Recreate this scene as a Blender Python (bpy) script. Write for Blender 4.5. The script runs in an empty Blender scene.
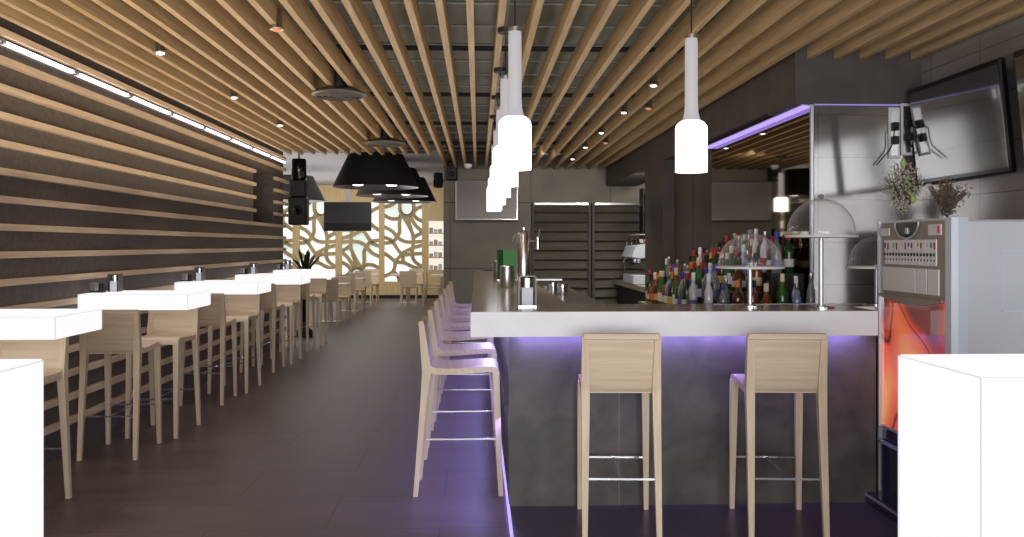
import bpy, math, random
from mathutils import Vector, Matrix
random.seed(7)
S = bpy.context.scene
COL = S.collection
PI = math.pi
H = 1.48                      # eye height
FPX = 880.0
YAW = math.radians(2.21)

# ------------------------------------------------------------------ measuring
def ux(u, Y):                 # world X seen at column u when standing at depth Y
    xc = (u - 512) / FPX
    return Y * (xc * math.cos(YAW) + math.sin(YAW)) / (math.cos(YAW) - xc * math.sin(YAW))
def vz(u, v, Y):              # world Z seen at (u, v) at depth Y
    xc = (u - 512) / FPX
    d = Y / (math.cos(YAW) - xc * math.sin(YAW))
    return H - (v - 245) / FPX * d

# ------------------------------------------------------------------ materials
def srgb(r, g, b):
    f = lambda c: (c / 255 / 12.92) if c / 255 <= 0.04045 else ((c / 255 + 0.055) / 1.055) ** 2.4
    return (f(r), f(g), f(b), 1)
def mat(name, col, rough=0.5, metal=0.0, emit=0, ecol=None, trans=0.0, coat=0.0, ior=1.45, spec=0.5, alpha=1):
    m = bpy.data.materials.new(name); m.use_nodes = True
    b = m.node_tree.nodes['Principled BSDF']
    b.inputs['Base Color'].default_value = col
    b.inputs['Roughness'].default_value = rough
    b.inputs['Metallic'].default_value = metal
    b.inputs['IOR'].default_value = ior
    b.inputs['Specular IOR Level'].default_value = spec
    b.inputs['Transmission Weight'].default_value = trans
    b.inputs['Coat Weight'].default_value = coat
    b.inputs['Alpha'].default_value = alpha
    if emit:
        b.inputs['Emission Color'].default_value = ecol or col
        b.inputs['Emission Strength'].default_value = emit
    return m
def nd(m, typ, **kw):
    n = m.node_tree.nodes.new(typ)
    for k, v in kw.items():
        if k in n.inputs: n.inputs[k].default_value = v
        else: setattr(n, k, v)
    return n
def vary(m, c1, c2, scale=(1, 1, 1), nscale=5, detail=4, p1=0.35, p2=0.65, bump=0.0, coord='Object', rough=None, distort=0.0):
    """mix two colours by stretched noise"""
    L = m.node_tree.links; b = m.node_tree.nodes['Principled BSDF']
    tc = nd(m, 'ShaderNodeTexCoord'); mp = nd(m, 'ShaderNodeMapping')
    mp.inputs['Scale'].default_value = scale
    L.new(tc.outputs[coord], mp.inputs['Vector'])
    n = nd(m, 'ShaderNodeTexNoise'); n.inputs['Scale'].default_value = nscale; n.inputs['Detail'].default_value = detail
    n.inputs['Distortion'].default_value = distort
    L.new(mp.outputs[0], n.inputs['Vector'])
    r = nd(m, 'ShaderNodeValToRGB')
    r.color_ramp.elements[0].position = p1; r.color_ramp.elements[0].color = c1
    r.color_ramp.elements[1].position = p2; r.color_ramp.elements[1].color = c2
    L.new(n.outputs['Fac'], r.inputs['Fac']); L.new(r.outputs['Color'], b.inputs['Base Color'])
    if rough:
        rr = nd(m, 'ShaderNodeMapRange'); rr.inputs['To Min'].default_value = rough[0]; rr.inputs['To Max'].default_value = rough[1]
        L.new(n.outputs['Fac'], rr.inputs['Value']); L.new(rr.outputs[0], b.inputs['Roughness'])
    if bump:
        bp = nd(m, 'ShaderNodeBump'); bp.inputs['Strength'].default_value = bump; bp.inputs['Distance'].default_value = 0.01
        L.new(n.outputs['Fac'], bp.inputs['Height']); L.new(bp.outputs['Normal'], b.inputs['Normal'])
    return m, r, n
def tiles(m, ramp_socket_node, sx, sy, c_joint, axes='XY', width=0.012, off=(0, 0), stagger=0.5):
    """thin joint lines over whatever feeds base colour"""
    L = m.node_tree.links; b = m.node_tree.nodes['Principled BSDF']
    tc = nd(m, 'ShaderNodeTexCoord'); sp = nd(m, 'ShaderNodeSeparateXYZ'); L.new(tc.outputs['Object'], sp.inputs[0])
    cb = nd(m, 'ShaderNodeCombineXYZ')
    for i, a in enumerate(axes):
        ad = nd(m, 'ShaderNodeMath', operation='ADD'); ad.inputs[1].default_value = off[i]
        L.new(sp.outputs[a], ad.inputs[0]); L.new(ad.outputs[0], cb.inputs[i])
    br = nd(m, 'ShaderNodeTexBrick'); br.offset = stagger
    br.inputs['Scale'].default_value = 1; br.inputs['Brick Width'].default_value = sx; br.inputs['Row Height'].default_value = sy
    br.inputs['Mortar Size'].default_value = width / 2; br.inputs['Mortar Smooth'].default_value = 0.1
    L.new(cb.outputs[0], br.inputs['Vector'])
    mx = nd(m, 'ShaderNodeMix', data_type='RGBA')
    L.new(br.outputs['Fac'], mx.inputs['Factor']); L.new(ramp_socket_node.outputs['Color'], mx.inputs[6])
    mx.inputs[7].default_value = c_joint
    L.new(mx.outputs[2], b.inputs['Base Color'])
    return br

def wood(name, c1, c2, axis='Y', rough=0.45):
    m = mat(name, c1, rough)
    sc = {'X': (0.5, 9, 9), 'Y': (9, 0.5, 9), 'Z': (9, 9, 0.5)}[axis]
    vary(m, c1, c2, sc, 5, 6, 0.3, 0.7, 0.08, distort=0.4)
    return m
M = {}
M['oak_y'] = wood('oak_batten', srgb(172, 141, 103), srgb(202, 173, 133), 'Y')
M['oak_z'] = wood('oak_leg', srgb(198, 178, 150), srgb(214, 196, 170), 'Z')
M['oak_x'] = wood('oak_panel', srgb(196, 174, 146), srgb(214, 195, 169), 'X')
M['oak_wall'] = wood('oak_wall_batten', srgb(206, 180, 150), srgb(228, 206, 178), 'Y')
M['oak_far'] = wood('oak_far_wall', srgb(196, 170, 122), srgb(216, 192, 146), 'Z')
M['wallbrown'], _, _ = vary(mat('dark_brown_wall', srgb(60, 52, 48), 0.5), srgb(86, 77, 72), srgb(100, 91, 85), (1, 3, 3), 9, 5)
M['soffit'], _, _ = vary(mat('brown_plaster', srgb(78, 71, 66), 0.6), srgb(74, 67, 63), srgb(84, 77, 72), (1, 1, 1), 4, 5)
M['floor'] = mat('dark_floor_tile', srgb(60, 50, 50), 0.3)
_, r, _ = vary(M['floor'], srgb(80, 69, 68), srgb(104, 92, 90), (0.6, 2.5, 1), 3, 8, 0.3, 0.7, 0.03, rough=(0.32, 0.5))
tiles(M['floor'], r, 1.2, 0.6, srgb(52, 45, 45), 'XY', 0.006, (0.2, 0.19))
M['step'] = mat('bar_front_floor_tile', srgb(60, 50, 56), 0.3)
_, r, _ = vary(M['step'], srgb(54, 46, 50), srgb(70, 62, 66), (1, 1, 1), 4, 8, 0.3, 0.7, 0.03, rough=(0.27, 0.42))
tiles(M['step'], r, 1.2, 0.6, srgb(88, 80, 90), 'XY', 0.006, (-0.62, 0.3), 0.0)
M['bar_tile'] = mat('stone_look_bar_panel', srgb(90, 85, 82), 0.5)
_, r, _ = vary(M['bar_tile'], srgb(58, 54, 50), srgb(90, 84, 78), (1, 1, 1), 4.5, 12, 0.32, 0.72, 0.03, distort=0.6)
tiles(M['bar_tile'], r, 1.2, 3.0, srgb(112, 108, 105), 'XZ', 0.005, (0.2, 0.5), 0.0)
M['concrete'] = mat('concrete_look_panel', srgb(120, 113, 104), 0.5)
_, r, _ = vary(M['concrete'], srgb(112, 106, 94), srgb(134, 127, 113), (1, 1, 1), 2.0, 8, 0.25, 0.75)
tiles(M['concrete'], r, 1.45, 1.18, srgb(60, 56, 52), 'XZ', 0.014, (0.5, 0.12), 0.0)
M['gloss_tile'] = mat('glossy_dark_tile', srgb(92, 86, 84), 0.08, 0.35)
_, r, _ = vary(M['gloss_tile'], srgb(108, 102, 99), srgb(122, 116, 113), (1, 1, 1), 2, 4)
tiles(M['gloss_tile'], r, 0.62, 0.31, srgb(60, 56, 55), 'XZ', 0.004, (0, 0.05), 0.0)
M['gloss_tile'].node_tree.nodes['Principled BSDF'].inputs['Specular IOR Level'].default_value = 1.0
M['gloss_tile'].node_tree.nodes['Principled BSDF'].inputs['IOR'].default_value = 1.8
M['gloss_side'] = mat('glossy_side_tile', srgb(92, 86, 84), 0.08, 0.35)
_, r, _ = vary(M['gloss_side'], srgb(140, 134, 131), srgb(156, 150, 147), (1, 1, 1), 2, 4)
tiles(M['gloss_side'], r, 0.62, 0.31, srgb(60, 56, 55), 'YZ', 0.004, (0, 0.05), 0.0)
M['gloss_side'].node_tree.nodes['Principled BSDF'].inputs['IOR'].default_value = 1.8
M['mirror'] = mat('smoked_mirror', srgb(158, 150, 136), 0.03, 1.0)
M['void'], _, _ = vary(mat('insulation_sheet', srgb(60, 58, 50), 0.5), srgb(70, 68, 54), srgb(106, 102, 82), (1, 1, 1), 3, 6, 0.3, 0.7, 0.3, rough=(0.3, 0.5))
M['seam'] = mat('silver_seam_tape', srgb(150, 148, 140), 0.3, 0.6)
M['white_ceil'] = mat('white_ceiling_paint', srgb(205, 204, 208), 0.8)
M['pale_wall'] = mat('pale_wall_paint', srgb(190, 180, 165), 0.8)
M['slab'] = mat('pale_grey_solid_surface', srgb(222, 222, 226), 0.35)
vary(M['slab'], srgb(218, 218, 222), srgb(226, 226, 229), (1, 1, 1), 5, 3)
M['slab_top'] = mat('taupe_polished_top', srgb(150, 140, 124), 0.16)
vary(M['slab_top'], srgb(166, 156, 138), srgb(180, 169, 150), (1, 1, 1), 5, 3)
M['chrome'] = mat('polished_chrome', (0.75, 0.75, 0.77, 1), 0.12, 1.0)
M['steel'] = mat('brushed_steel', (0.45, 0.44, 0.44, 1), 0.28, 1.0)
M['dark_steel'] = mat('dark_tinted_steel', (0.14, 0.13, 0.12, 1), 0.4, 0.5)
M['alu'] = mat('anodised_aluminium', srgb(196, 198, 206), 0.3, 0.7)
M['black'] = mat('matt_black', srgb(26, 24, 25), 0.5)
M['shade'] = mat('black_fabric_shade', srgb(40, 37, 38), 0.75); vary(M['shade'], srgb(22, 20, 21), srgb(30, 28, 29), (1, 1, 1), 80, 2)
M['silverin'] = mat('silver_shade_lining', srgb(190, 185, 185), 0.25, 0.9)
M['glossblack'] = mat('glossy_black_plastic', srgb(16, 15, 16), 0.12)
M['screen'] = mat('dark_screen_glass', srgb(40, 37, 37), 0.1, coat=1.0, ior=2.2)
M['screen_matt'] = mat('dull_black_screen', srgb(24, 22, 23), 0.35)
M['painted_sheen'] = mat('screen_painted_reflection', srgb(150, 142, 142), 0.35); vary(M['painted_sheen'], srgb(140, 133, 134), srgb(165, 158, 158), (1, 1, 1), 1.2, 1)  # silvery reflection painted into the screen colour
def lit(name, col, s):
    m = mat(name, srgb(120, 120, 124) if s < 1.5 else srgb(200, 200, 200), 0.35, emit=s, ecol=col); return m
M['lit'] = lit('lit_white_acrylic', (1.0, 0.98, 1.0, 1), 0.87)
M['lit_edge'] = lit('lit_acrylic_edge', (0.9, 0.87, 0.95, 1), 0.62)
M['lamp'] = lit('lit_opal_glass', (1.0, 0.96, 0.95, 1), 2.6)
M['lamp_neck'] = lit('opal_glass_neck', (0.9, 0.85, 0.88, 1), 0.36)
M['tube'] = lit('fluorescent_tube_glow', (0.95, 0.9, 1.0, 1), 4)
M['purple'] = lit('violet_led', (0.3, 0.22, 1.0, 1), 4)
M['purple_soft'] = lit('violet_led_line', (0.36, 0.25, 1.0, 1), 1.3)
M['purple_dim'] = lit('dim_violet_led_line', (0.36, 0.25, 1.0, 1), 0.5)
M['bulb'] = lit('spot_bulb', (1.0, 0.93, 0.9, 1), 4)
M['backlight'] = mat('backlit_panel', srgb(200, 215, 215), 0.4)
def _bl(m):
    L = m.node_tree.links; b = m.node_tree.nodes['Principled BSDF']
    tc = nd(m, 'ShaderNodeTexCoord'); n = nd(m, 'ShaderNodeTexNoise'); n.inputs['Scale'].default_value = 0.9; n.inputs['Detail'].default_value = 1
    L.new(tc.outputs['Object'], n.inputs['Vector'])
    r = nd(m, 'ShaderNodeValToRGB'); r.color_ramp.elements[0].position = 0.35; r.color_ramp.elements[1].position = 0.62
    r.color_ramp.elements[0].color = (0.52, 0.62, 0.60, 1); r.color_ramp.elements[1].color = (1.05, 1.08, 1.1, 1)
    L.new(n.outputs['Fac'], r.inputs['Fac']); L.new(r.outputs['Color'], b.inputs['Emission Color']); b.inputs['Emission Strength'].default_value = 0.72
_bl(M['backlight'])
M['niche_light'] = lit('lit_niche_back', (1.0, 0.93, 0.8, 1), 0.8)
M['shutter'] = mat('brown_grey_shutter', srgb(80, 75, 66), 0.42); vary(M['shutter'], srgb(82, 77, 68), srgb(100, 94, 83), (0.5, 1, 6), 3, 6)
M['leaf'] = mat('dark_leaf', srgb(44, 58, 38), 0.5); M['leaf_light'] = mat('pale_leaf', srgb(150, 170, 90), 0.5)
M['twig'] = mat('dry_twig', srgb(110, 96, 80), 0.7); M['bud'] = mat('white_buds', srgb(196, 190, 178), 0.7)
M['drybud'] = mat('brown_dry_buds', srgb(120, 104, 92), 0.8)
M['green'] = mat('green_card', srgb(80, 150, 82), 0.5); M['green_dark'] = mat('green_card_edge', srgb(46, 108, 52), 0.5)
M['paper'] = mat('white_napkins', srgb(214, 216, 234), 0.7)
M['vm_grey'] = mat('machine_side_grey', srgb(188, 190, 198), 0.35); vary(M['vm_grey'], srgb(182, 184, 193), srgb(194, 196, 203), (1, 1, 1), 1.5, 2)
M['post_paint'] = mat('silver_paint', srgb(196, 202, 214), 0.45)
M['vm_taupe'] = mat('machine_taupe_panel', srgb(140, 130, 118), 0.4)
M['vm_white'] = mat('machine_label_white', srgb(214, 212, 212), 0.4)
M['vm_dark'] = mat('machine_dark_panel', srgb(44, 38, 44), 0.2)
M['coaster'] = mat('reddish_leather_coaster', srgb(80, 50, 44), 0.5)
M['red'] = mat('red_plastic', srgb(200, 50, 50), 0.4)
M['glow_orange'] = mat('orange_lens', srgb(200, 110, 70), 0.4, emit=0.5, ecol=(1, 0.35, 0.15, 1))
def glassy(name, tint, fac_lo=0.06, rough=0.02, hi=0.75):
    m = bpy.data.materials.new(name); m.use_nodes = True
    nt = m.node_tree; nt.nodes.clear(); L = nt.links
    o = nt.nodes.new('ShaderNodeOutputMaterial'); t = nt.nodes.new('ShaderNodeBsdfTransparent'); t.inputs[0].default_value = tint
    g = nt.nodes.new('ShaderNodeBsdfGlossy'); g.inputs['Roughness'].default_value = rough; g.inputs[0].default_value = (0.95, 0.95, 1, 1)
    lw = nt.nodes.new('ShaderNodeLayerWeight'); lw.inputs['Blend'].default_value = 0.25
    mr = nt.nodes.new('ShaderNodeMapRange'); mr.inputs['To Min'].default_value = fac_lo; mr.inputs['To Max'].default_value = hi
    pw = nt.nodes.new('ShaderNodeMath'); pw.operation = 'POWER'; pw.inputs[1].default_value = 2.5; lw.inputs['Blend'].default_value = 0.5
    L.new(lw.outputs['Facing'], pw.inputs[0]); L.new(pw.outputs[0], mr.inputs['Value'])
    df = nt.nodes.new('ShaderNodeBsdfDiffuse'); df.inputs[0].default_value = (0.95, 0.95, 1, 1); gm = nt.nodes.new('ShaderNodeMixShader'); gm.inputs[0].default_value = 0.45  # diffuse white stands in for bright reflections along the glass rim
    L.new(g.outputs[0], gm.inputs[1]); L.new(df.outputs[0], gm.inputs[2]); g = gm
    mx = nt.nodes.new('ShaderNodeMixShader')
    L.new(mr.outputs[0], mx.inputs[0]); L.new(t.outputs[0], mx.inputs[1]); L.new(g.outputs[0], mx.inputs[2]); L.new(mx.outputs[0], o.inputs[0])
    return m
M['dome'] = glassy('clear_acrylic_dome', (0.985, 0.985, 0.99, 1), 0.03, hi=0.8)
M['pane'] = glassy('clear_window_glass', (0.9, 0.92, 0.93, 1))
# machine picture: warm glowing folds
def _poster():
    m = mat('amber_drape_picture', srgb(200, 90, 60), 0.08, coat=1.0)
    L = m.node_tree.links; b = m.node_tree.nodes['Principled BSDF']
    tc = nd(m, 'ShaderNodeTexCoord'); mp = nd(m, 'ShaderNodeMapping'); mp.inputs['Scale'].default_value = (1, 1.5, 0.75); mp.inputs['Rotation'].default_value = (0.5, 0, 0)
    L.new(tc.outputs['Object'], mp.inputs['Vector'])
    w = nd(m, 'ShaderNodeTexNoise'); w.inputs['Scale'].default_value = 1.5; w.inputs['Detail'].default_value = 0.6; w.inputs['Distortion'].default_value = 1.2
    L.new(mp.outputs[0], w.inputs['Vector'])
    ds = nd(m, 'ShaderNodeVectorMath', operation='DISTANCE'); ds.inputs[1].default_value = (0.0, 0.40, 0.78)
    L.new(tc.outputs['Object'], ds.inputs[0])
    mr = nd(m, 'ShaderNodeMapRange'); mr.inputs['From Min'].default_value = 0.0; mr.inputs['From Max'].default_value = 0.5; mr.inputs['To Min'].default_value = 0.22; mr.inputs['To Max'].default_value = -0.16
    L.new(ds.outputs['Value'], mr.inputs['Value'])
    ad = nd(m, 'ShaderNodeMath', operation='ADD'); L.new(w.outputs['Fac'], ad.inputs[0]); L.new(mr.outputs[0], ad.inputs[1])
    r = nd(m, 'ShaderNodeValToRGB'); cr = r.color_ramp
    cr.elements[0].position = 0.26; cr.elements[0].color = srgb(110, 60, 64)
    cr.elements[1].position = 0.86; cr.elements[1].color = srgb(255, 236, 160)
    for p, c in ((0.36, srgb(168, 66, 50)), (0.45, srgb(214, 90, 60)), (0.485, srgb(96, 40, 44)), (0.515, srgb(222, 98, 62)), (0.64, srgb(240, 126, 76)), (0.75, srgb(250, 170, 96))):
        e = cr.elements.new(p); e.color = c
    L.new(ad.outputs[0], r.inputs['Fac']); L.new(r.outputs['Color'], b.inputs['Base Color'])
    L.new(r.outputs['Color'], b.inputs['Emission Color']); b.inputs['Emission Strength'].default_value = 0.42
    return m
M['poster'] = _poster()

# ------------------------------------------------------------------ mesh builder
class MB:
    def __init__(s): s.v = []; s.f = []; s.sm = []; s.mi = []; s.m = 0
    def add(s, vs, fs, smooth=False):
        o = len(s.v); s.v += [tuple(p) for p in vs]
        for f in fs: s.f.append([i + o for i in f]); s.sm.append(smooth); s.mi.append(s.m)
        return s
    def box(s, x0, x1, y0, y1, z0, z1, b=0.0):
        if b <= 0:
            vs = [(x, y, z) for z in (z0, z1) for y in (y0, y1) for x in (x0, x1)]
            return s.add(vs, [(0, 2, 3, 1), (4, 5, 7, 6), (0, 1, 5, 4), (2, 6, 7, 3), (0, 4, 6, 2), (1, 3, 7, 5)])
        lo, hi = (x0, y0, z0), (x1, y1, z1); vs = []; idx = {}
        for sx in (0, 1):
            for sy in (0, 1):
                for sz in (0, 1):
                    sg = (sx, sy, sz); c = [hi[i] if sg[i] else lo[i] for i in range(3)]
                    for a in range(3):
                        p = [c[i] if i == a else c[i] + (-b if sg[i] else b) for i in range(3)]
                        idx[(sg, a)] = len(vs); vs.append(tuple(p))
        fs = []
        for a in range(3):
            o = [i for i in range(3) if i != a]
            for sd in (0, 1):
                q = []
                for (p, r) in ((0, 0), (1, 0), (1, 1), (0, 1)):
                    g = [0, 0, 0]; g[a] = sd; g[o[0]] = p; g[o[1]] = r; q.append(idx[(tuple(g), a)])
                if (sd == 0) != (a == 1): q = q[::-1]
                fs.append(q)
        for a in range(3):
            o = [i for i in range(3) if i != a]
            for p in (0, 1):
                for r in (0, 1):
                    g0 = [0, 0, 0]; g0[o[0]] = p; g0[o[1]] = r; g1 = list(g0); g1[a] = 1
                    fs.append([idx[(tuple(g0), o[0])], idx[(tuple(g1), o[0])], idx[(tuple(g1), o[1])], idx[(tuple(g0), o[1])]])
        for sx in (0, 1):
            for sy in (0, 1):
                for sz in (0, 1):
                    fs.append([idx[((sx, sy, sz), a)] for a in range(3)])
        return s.add(vs, fs)
    def prism(s, pts, a0, a1, axis='x', smooth=False):
        """closed 2-D outline swept along an axis"""
        n = len(pts)
        def P(p, a):
            return {'x': (a, p[0], p[1]), 'y': (p[0], a, p[1]), 'z': (p[0], p[1], a)}[axis]
        vs = [P(p, a0) for p in pts] + [P(p, a1) for p in pts]
        fs = [list(range(n))[::-1], list(range(n, 2 * n))]
        s.add(vs, fs)
        return s.add(vs, [(i, (i + 1) % n, (i + 1) % n + n, i + n) for i in range(n)], smooth)
    def frustum(s, c0, w0, d0, c1, w1, d1):
        vs = []
        for c, w, d in ((c0, w0, d0), (c1, w1, d1)):
            for sx, sy in ((-1, -1), (1, -1), (1, 1), (-1, 1)): vs.append((c[0] + sx * w / 2, c[1] + sy * d / 2, c[2]))
        return s.add(vs, [(3, 2, 1, 0), (4, 5, 6, 7), (0, 1, 5, 4), (1, 2, 6, 5), (2, 3, 7, 6), (3, 0, 4, 7)])
    def lathe(s, prof, c=(0, 0, 0), n=20, cap=True, axis='z'):
        def P(r, h, t):
            a, b = r * math.cos(t), r * math.sin(t)
            return {'z': (c[0] + a, c[1] + b, c[2] + h), 'y': (c[0] + a, c[1] + h, c[2] + b), 'x': (c[0] + h, c[1] + a, c[2] + b)}[axis]
        vs = [P(r, h, 2 * PI * k / n) for r, h in prof for k in range(n)]
        fs = [(j * n + k, j * n + (k + 1) % n, (j + 1) * n + (k + 1) % n, (j + 1) * n + k) for j in range(len(prof) - 1) for k in range(n)]
        s.add(vs, fs, True)
        if cap:
            m = len(prof) - 1
            s.add(vs[:n], [list(range(n))[::-1]]); s.add(vs[m * n:], [list(range(n))])
        return s
    def tube(s, pts, r, n=8, cap=True):
        pts = [Vector(p) for p in pts]; vs = []; R = r if isinstance(r, (list, tuple)) else [r] * len(pts)
        up = None
        for i, p in enumerate(pts):
            t = (pts[min(i + 1, len(pts) - 1)] - pts[max(i - 1, 0)]).normalized()
            if up is None:
                up = Vector((0, 0, 1)) if abs(t.z) < 0.9 else Vector((1, 0, 0))
            u = t.cross(up)
            if u.length < 1e-5: u = t.cross(Vector((1, 0.1, 0)))
            u.normalize(); w = u.cross(t).normalized(); up = w
            for k in range(n):
                a = 2 * PI * k / n; vs.append(p + (u * math.cos(a) + w * math.sin(a)) * R[i])
        fs = [(j * n + k, j * n + (k + 1) % n, (j + 1) * n + (k + 1) % n, (j + 1) * n + k) for j in range(len(pts) - 1) for k in range(n)]
        s.add(vs, fs, True)
        if cap:
            s.add(vs[:n], [list(range(n))[::-1]]); s.add(vs[-n:], [list(range(n))])
        return s
    def build(s, name, mt, parent=None, loc=None):
        me = bpy.data.meshes.new(name); me.from_pydata(s.v, [], s.f)
        me.polygons.foreach_set('use_smooth', s.sm)
        mts = mt if isinstance(mt, (list, tuple)) else [mt]
        for m in mts: me.materials.append(M[m] if isinstance(m, str) else m)
        if len(mts) > 1: me.polygons.foreach_set('material_index', s.mi)
        me.update()
        import bmesh
        bm = bmesh.new(); bm.from_mesh(me); bmesh.ops.remove_doubles(bm, verts=bm.verts, dist=1e-5)
        bmesh.ops.recalc_face_normals(bm, faces=bm.faces); bm.to_mesh(me); bm.free()
        if any(s.sm): me.set_sharp_from_angle(angle=math.radians(38))
        o = bpy.data.objects.new(name, me); COL.objects.link(o)
        if parent: o.parent = parent
        if loc: o.location = loc
        return o
def B(x0, x1, y0, y1, z0, z1, b=0.0): return MB().box(x0, x1, y0, y1, z0, z1, b)
def tag(o, label=None, cat=None, group=None, kind=None):
    if label and len(label.replace('-', ' ').split()) > 16: print('LONG', label)
    if label: o['label'] = label
    if cat: o['category'] = cat
    if group: o['group'] = group
    if kind: o['kind'] = kind
    return o
def empty(name, loc, rz=0.0):
    o = bpy.data.objects.new(name, None); COL.objects.link(o); o.location = loc; o.rotation_euler = (0, 0, rz); o.empty_display_size = 0.1
    return o
def struct(name, mb, m): return tag(mb.build(name, m), kind='structure')
def dup(o, parent=None):
    c = o.copy(); COL.objects.link(c)
    if parent: c.parent = parent
    for ch in list(o.children): dup(ch, c)
    return c
ORD = ['zeroth', 'first', 'second', 'third', 'fourth', 'fifth', 'sixth', 'seventh', 'eighth', 'ninth', 'tenth', 'eleventh', 'twelfth', 'thirteenth',
       'fourteenth', 'fifteenth', 'sixteenth', 'seventeenth', 'eighteenth', 'nineteenth']

# ------------------------------------------------------------------ key planes
XL = -2.93      # left wall face
YLE = 13.36     # left wall end
ZC = 2.84       # underside of ceiling battens
XR = 3.25       # right wall
YS = 6.33       # soffit front / tiled wall
XM = 2.45       # mirror wall
XB = 2.31       # beam face
YF = 15.8       # shutter wall
YB = 24.6       # far lattice wall
YFR = -2.6      # shop front behind the camera
ZV = 3.12       # sheet above the battens
ZS = 2.51       # underside of the soffit

# floor
struct('floor', B(-8.2, 5.2, YFR - 0.2, YB + 0.3, -0.1, 0), 'floor')
f2 = struct('trim_1', B(0.178, 4.0, 2.2, 4.975, 0, 0.001), 'step')
# ceiling void sheet with seams
struct('ceiling', B(XL - 0.3, 5.2, YFR - 0.2, YF, ZV, ZV + 0.1), 'void')
sm_ = MB()
y = -1.5
while y < YF:
    sm_.box(XL, XR, y, y + 0.02, ZV - 0.012, ZV - 0.002); y += 0.62
for x in (-2.2, -1.0, 0.2, 1.4, 2.6): sm_.box(x, x + 0.015, YFR, YF, ZV - 0.011, ZV - 0.002)
struct('trim_2', sm_, 'seam')
# far room white ceiling
struct('ceiling_far', B(-8.2, -0.3, YLE + 0.05, YB + 0.3, ZV + 0.02, ZV + 0.12), 'white_ceil')
# left wall
lw = MB()
NY0, NY1, NZ0, NZ1 = 11.6, 12.75, 1.78, 2.50
lw.box(XL - 0.45, XL, YFR, NY0, 0, ZV); lw.box(XL - 0.45, XL, NY1, YLE, 0, ZV)
lw.box(XL - 0.45, XL, NY0, NY1, 0, NZ0); lw.box(XL - 0.45, XL, NY0, NY1, NZ1, ZV); lw.box(XL - 0.45, XL - 0.35, NY0, NY1, NZ0, NZ1)
struct('wall_left', lw, 'wallbrown')
# far room shell
struct('wall_far_left', B(-8.2, -8.1, YLE, YB + 0.3, 0, ZV), 'pale_wall')
struct('wall_far_near', B(-8.2, XL - 0.45, YLE - 0.1, YLE, 0, ZV + 0.1), 'pale_wall')
# right wall shell
struct('wall_right', B(XR, XR + 0.2, YFR, YS, 0, ZV), 'gloss_side')
struct('wall_tiled', B(XM, XR + 0.2, YS, YS + 0.15, 0, ZS), 'gloss_tile')
so = MB(); so.box(XB, XR + 0.2, YS, YS + 0.6, ZS, ZV)
so.box(XB, XM + 0.4, YS + 0.6, YF, ZS + 0.03, ZV)
struct('trim_3', so, 'soffit')
rw = MB(); rw.box(XM, XM + 0.3, YS + 0.15, 10.9, 0, ZS + 0.03); rw.box(XB, XM + 0.3, 10.9, 12.1, 0, ZS + 0.03)
struct('wall_bar', rw, 'soffit')
struct('trim_4', B(XM - 0.004, XM, 9.93, 9.945, 0, ZS), 'black')
struct('wall_passage', B(4.6, 4.7, 11, YF, 0, ZV), 'soffit')
struct('wall_passage_near', B(XM + 0.3, 4.7, 10.9, 11, 0, ZV), 'soffit')
# mirror
struct('window_1', B(XM - 0.012, XM - 0.001, YS + 0.02, 9.1, 0.9, ZS), 'mirror')
# shutter wall
xs0, xs1 = ux(531, YF), ux(592, YF)
XBK = ux(443.5, YF)
bw = MB(); bw.box(XBK, xs0, YF, YF + 0.3, 0, ZV); bw.box(xs0, 5.2, YF + 0.12, YF + 0.3, 0, ZV)
struct('wall_back', bw, 'concrete')
struct('wall_back_panel', B(xs0, 2.2, YF + 0.05, YF + 0.12, 2.2, ZV), 'concrete')
struct('wall_back_side', B(XBK, XBK + 0.2, YF + 0.3, YB, 0, ZV + 0.1), 'pale_wall')
# shop front behind the camera: mullioned glazing
fr = MB(); fr.box(XL - 0.3, XR + 0.2, YFR - 0.2, YFR, 2.65, ZV); fr.box(XL - 0.3, XR + 0.2, YFR - 0.2, YFR, 0, 0.25)
for x0, x1 in ((XL - 0.3, -2.5), (-0.9, -0.7), (0.9, 1.1), (2.6, XR + 0.2)): fr.box(x0, x1, YFR - 0.2, YFR, 0.25, 2.65)
struct('wall_front', fr, 'black')

# ------------------------------------------------------------------ ceiling battens
def ends_at(x): return YLE if x < -0.6 else (YF if x < XB else YS)
bx = [-0.067 - 0.1735 * i for i in range(16, -1, -1)] + [0.12 + 0.2065 * i for i in range(11)] + [2.40, 2.60, 2.79, 2.98, 3.17]
nb = len(bx)
for i, x in enumerate(bx):
    o = B(x, x + 0.042, YFR + 0.02, ends_at(x), ZC, ZC + 0.14).build('ceiling_batten', 'oak_y')
    if i < 17: lab = 'long oak ceiling batten, %s counting from the left wall' % ORD[i + 1]
    elif i < 28: lab = 'long oak ceiling batten right of the aisle centre, %s counting from the soffit edge' % ORD[28 - i]
    else: lab = 'short oak ceiling batten butting the soffit, %s from its corner' % ORD[i - 27]
    tag(o, lab, 'ceiling batten', 'oak battens of the ceiling')
# carrier rails above the battens
cr = MB()
for y in (0.5, 2.6, 4.7, 6.8, 8.9, 11.0, 13.1): cr.box(XL, XB if y > YS else XR, y, y + 0.022, ZC + 0.14, ZC + 0.18)
struct('trim_5', cr, 'black')

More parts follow.
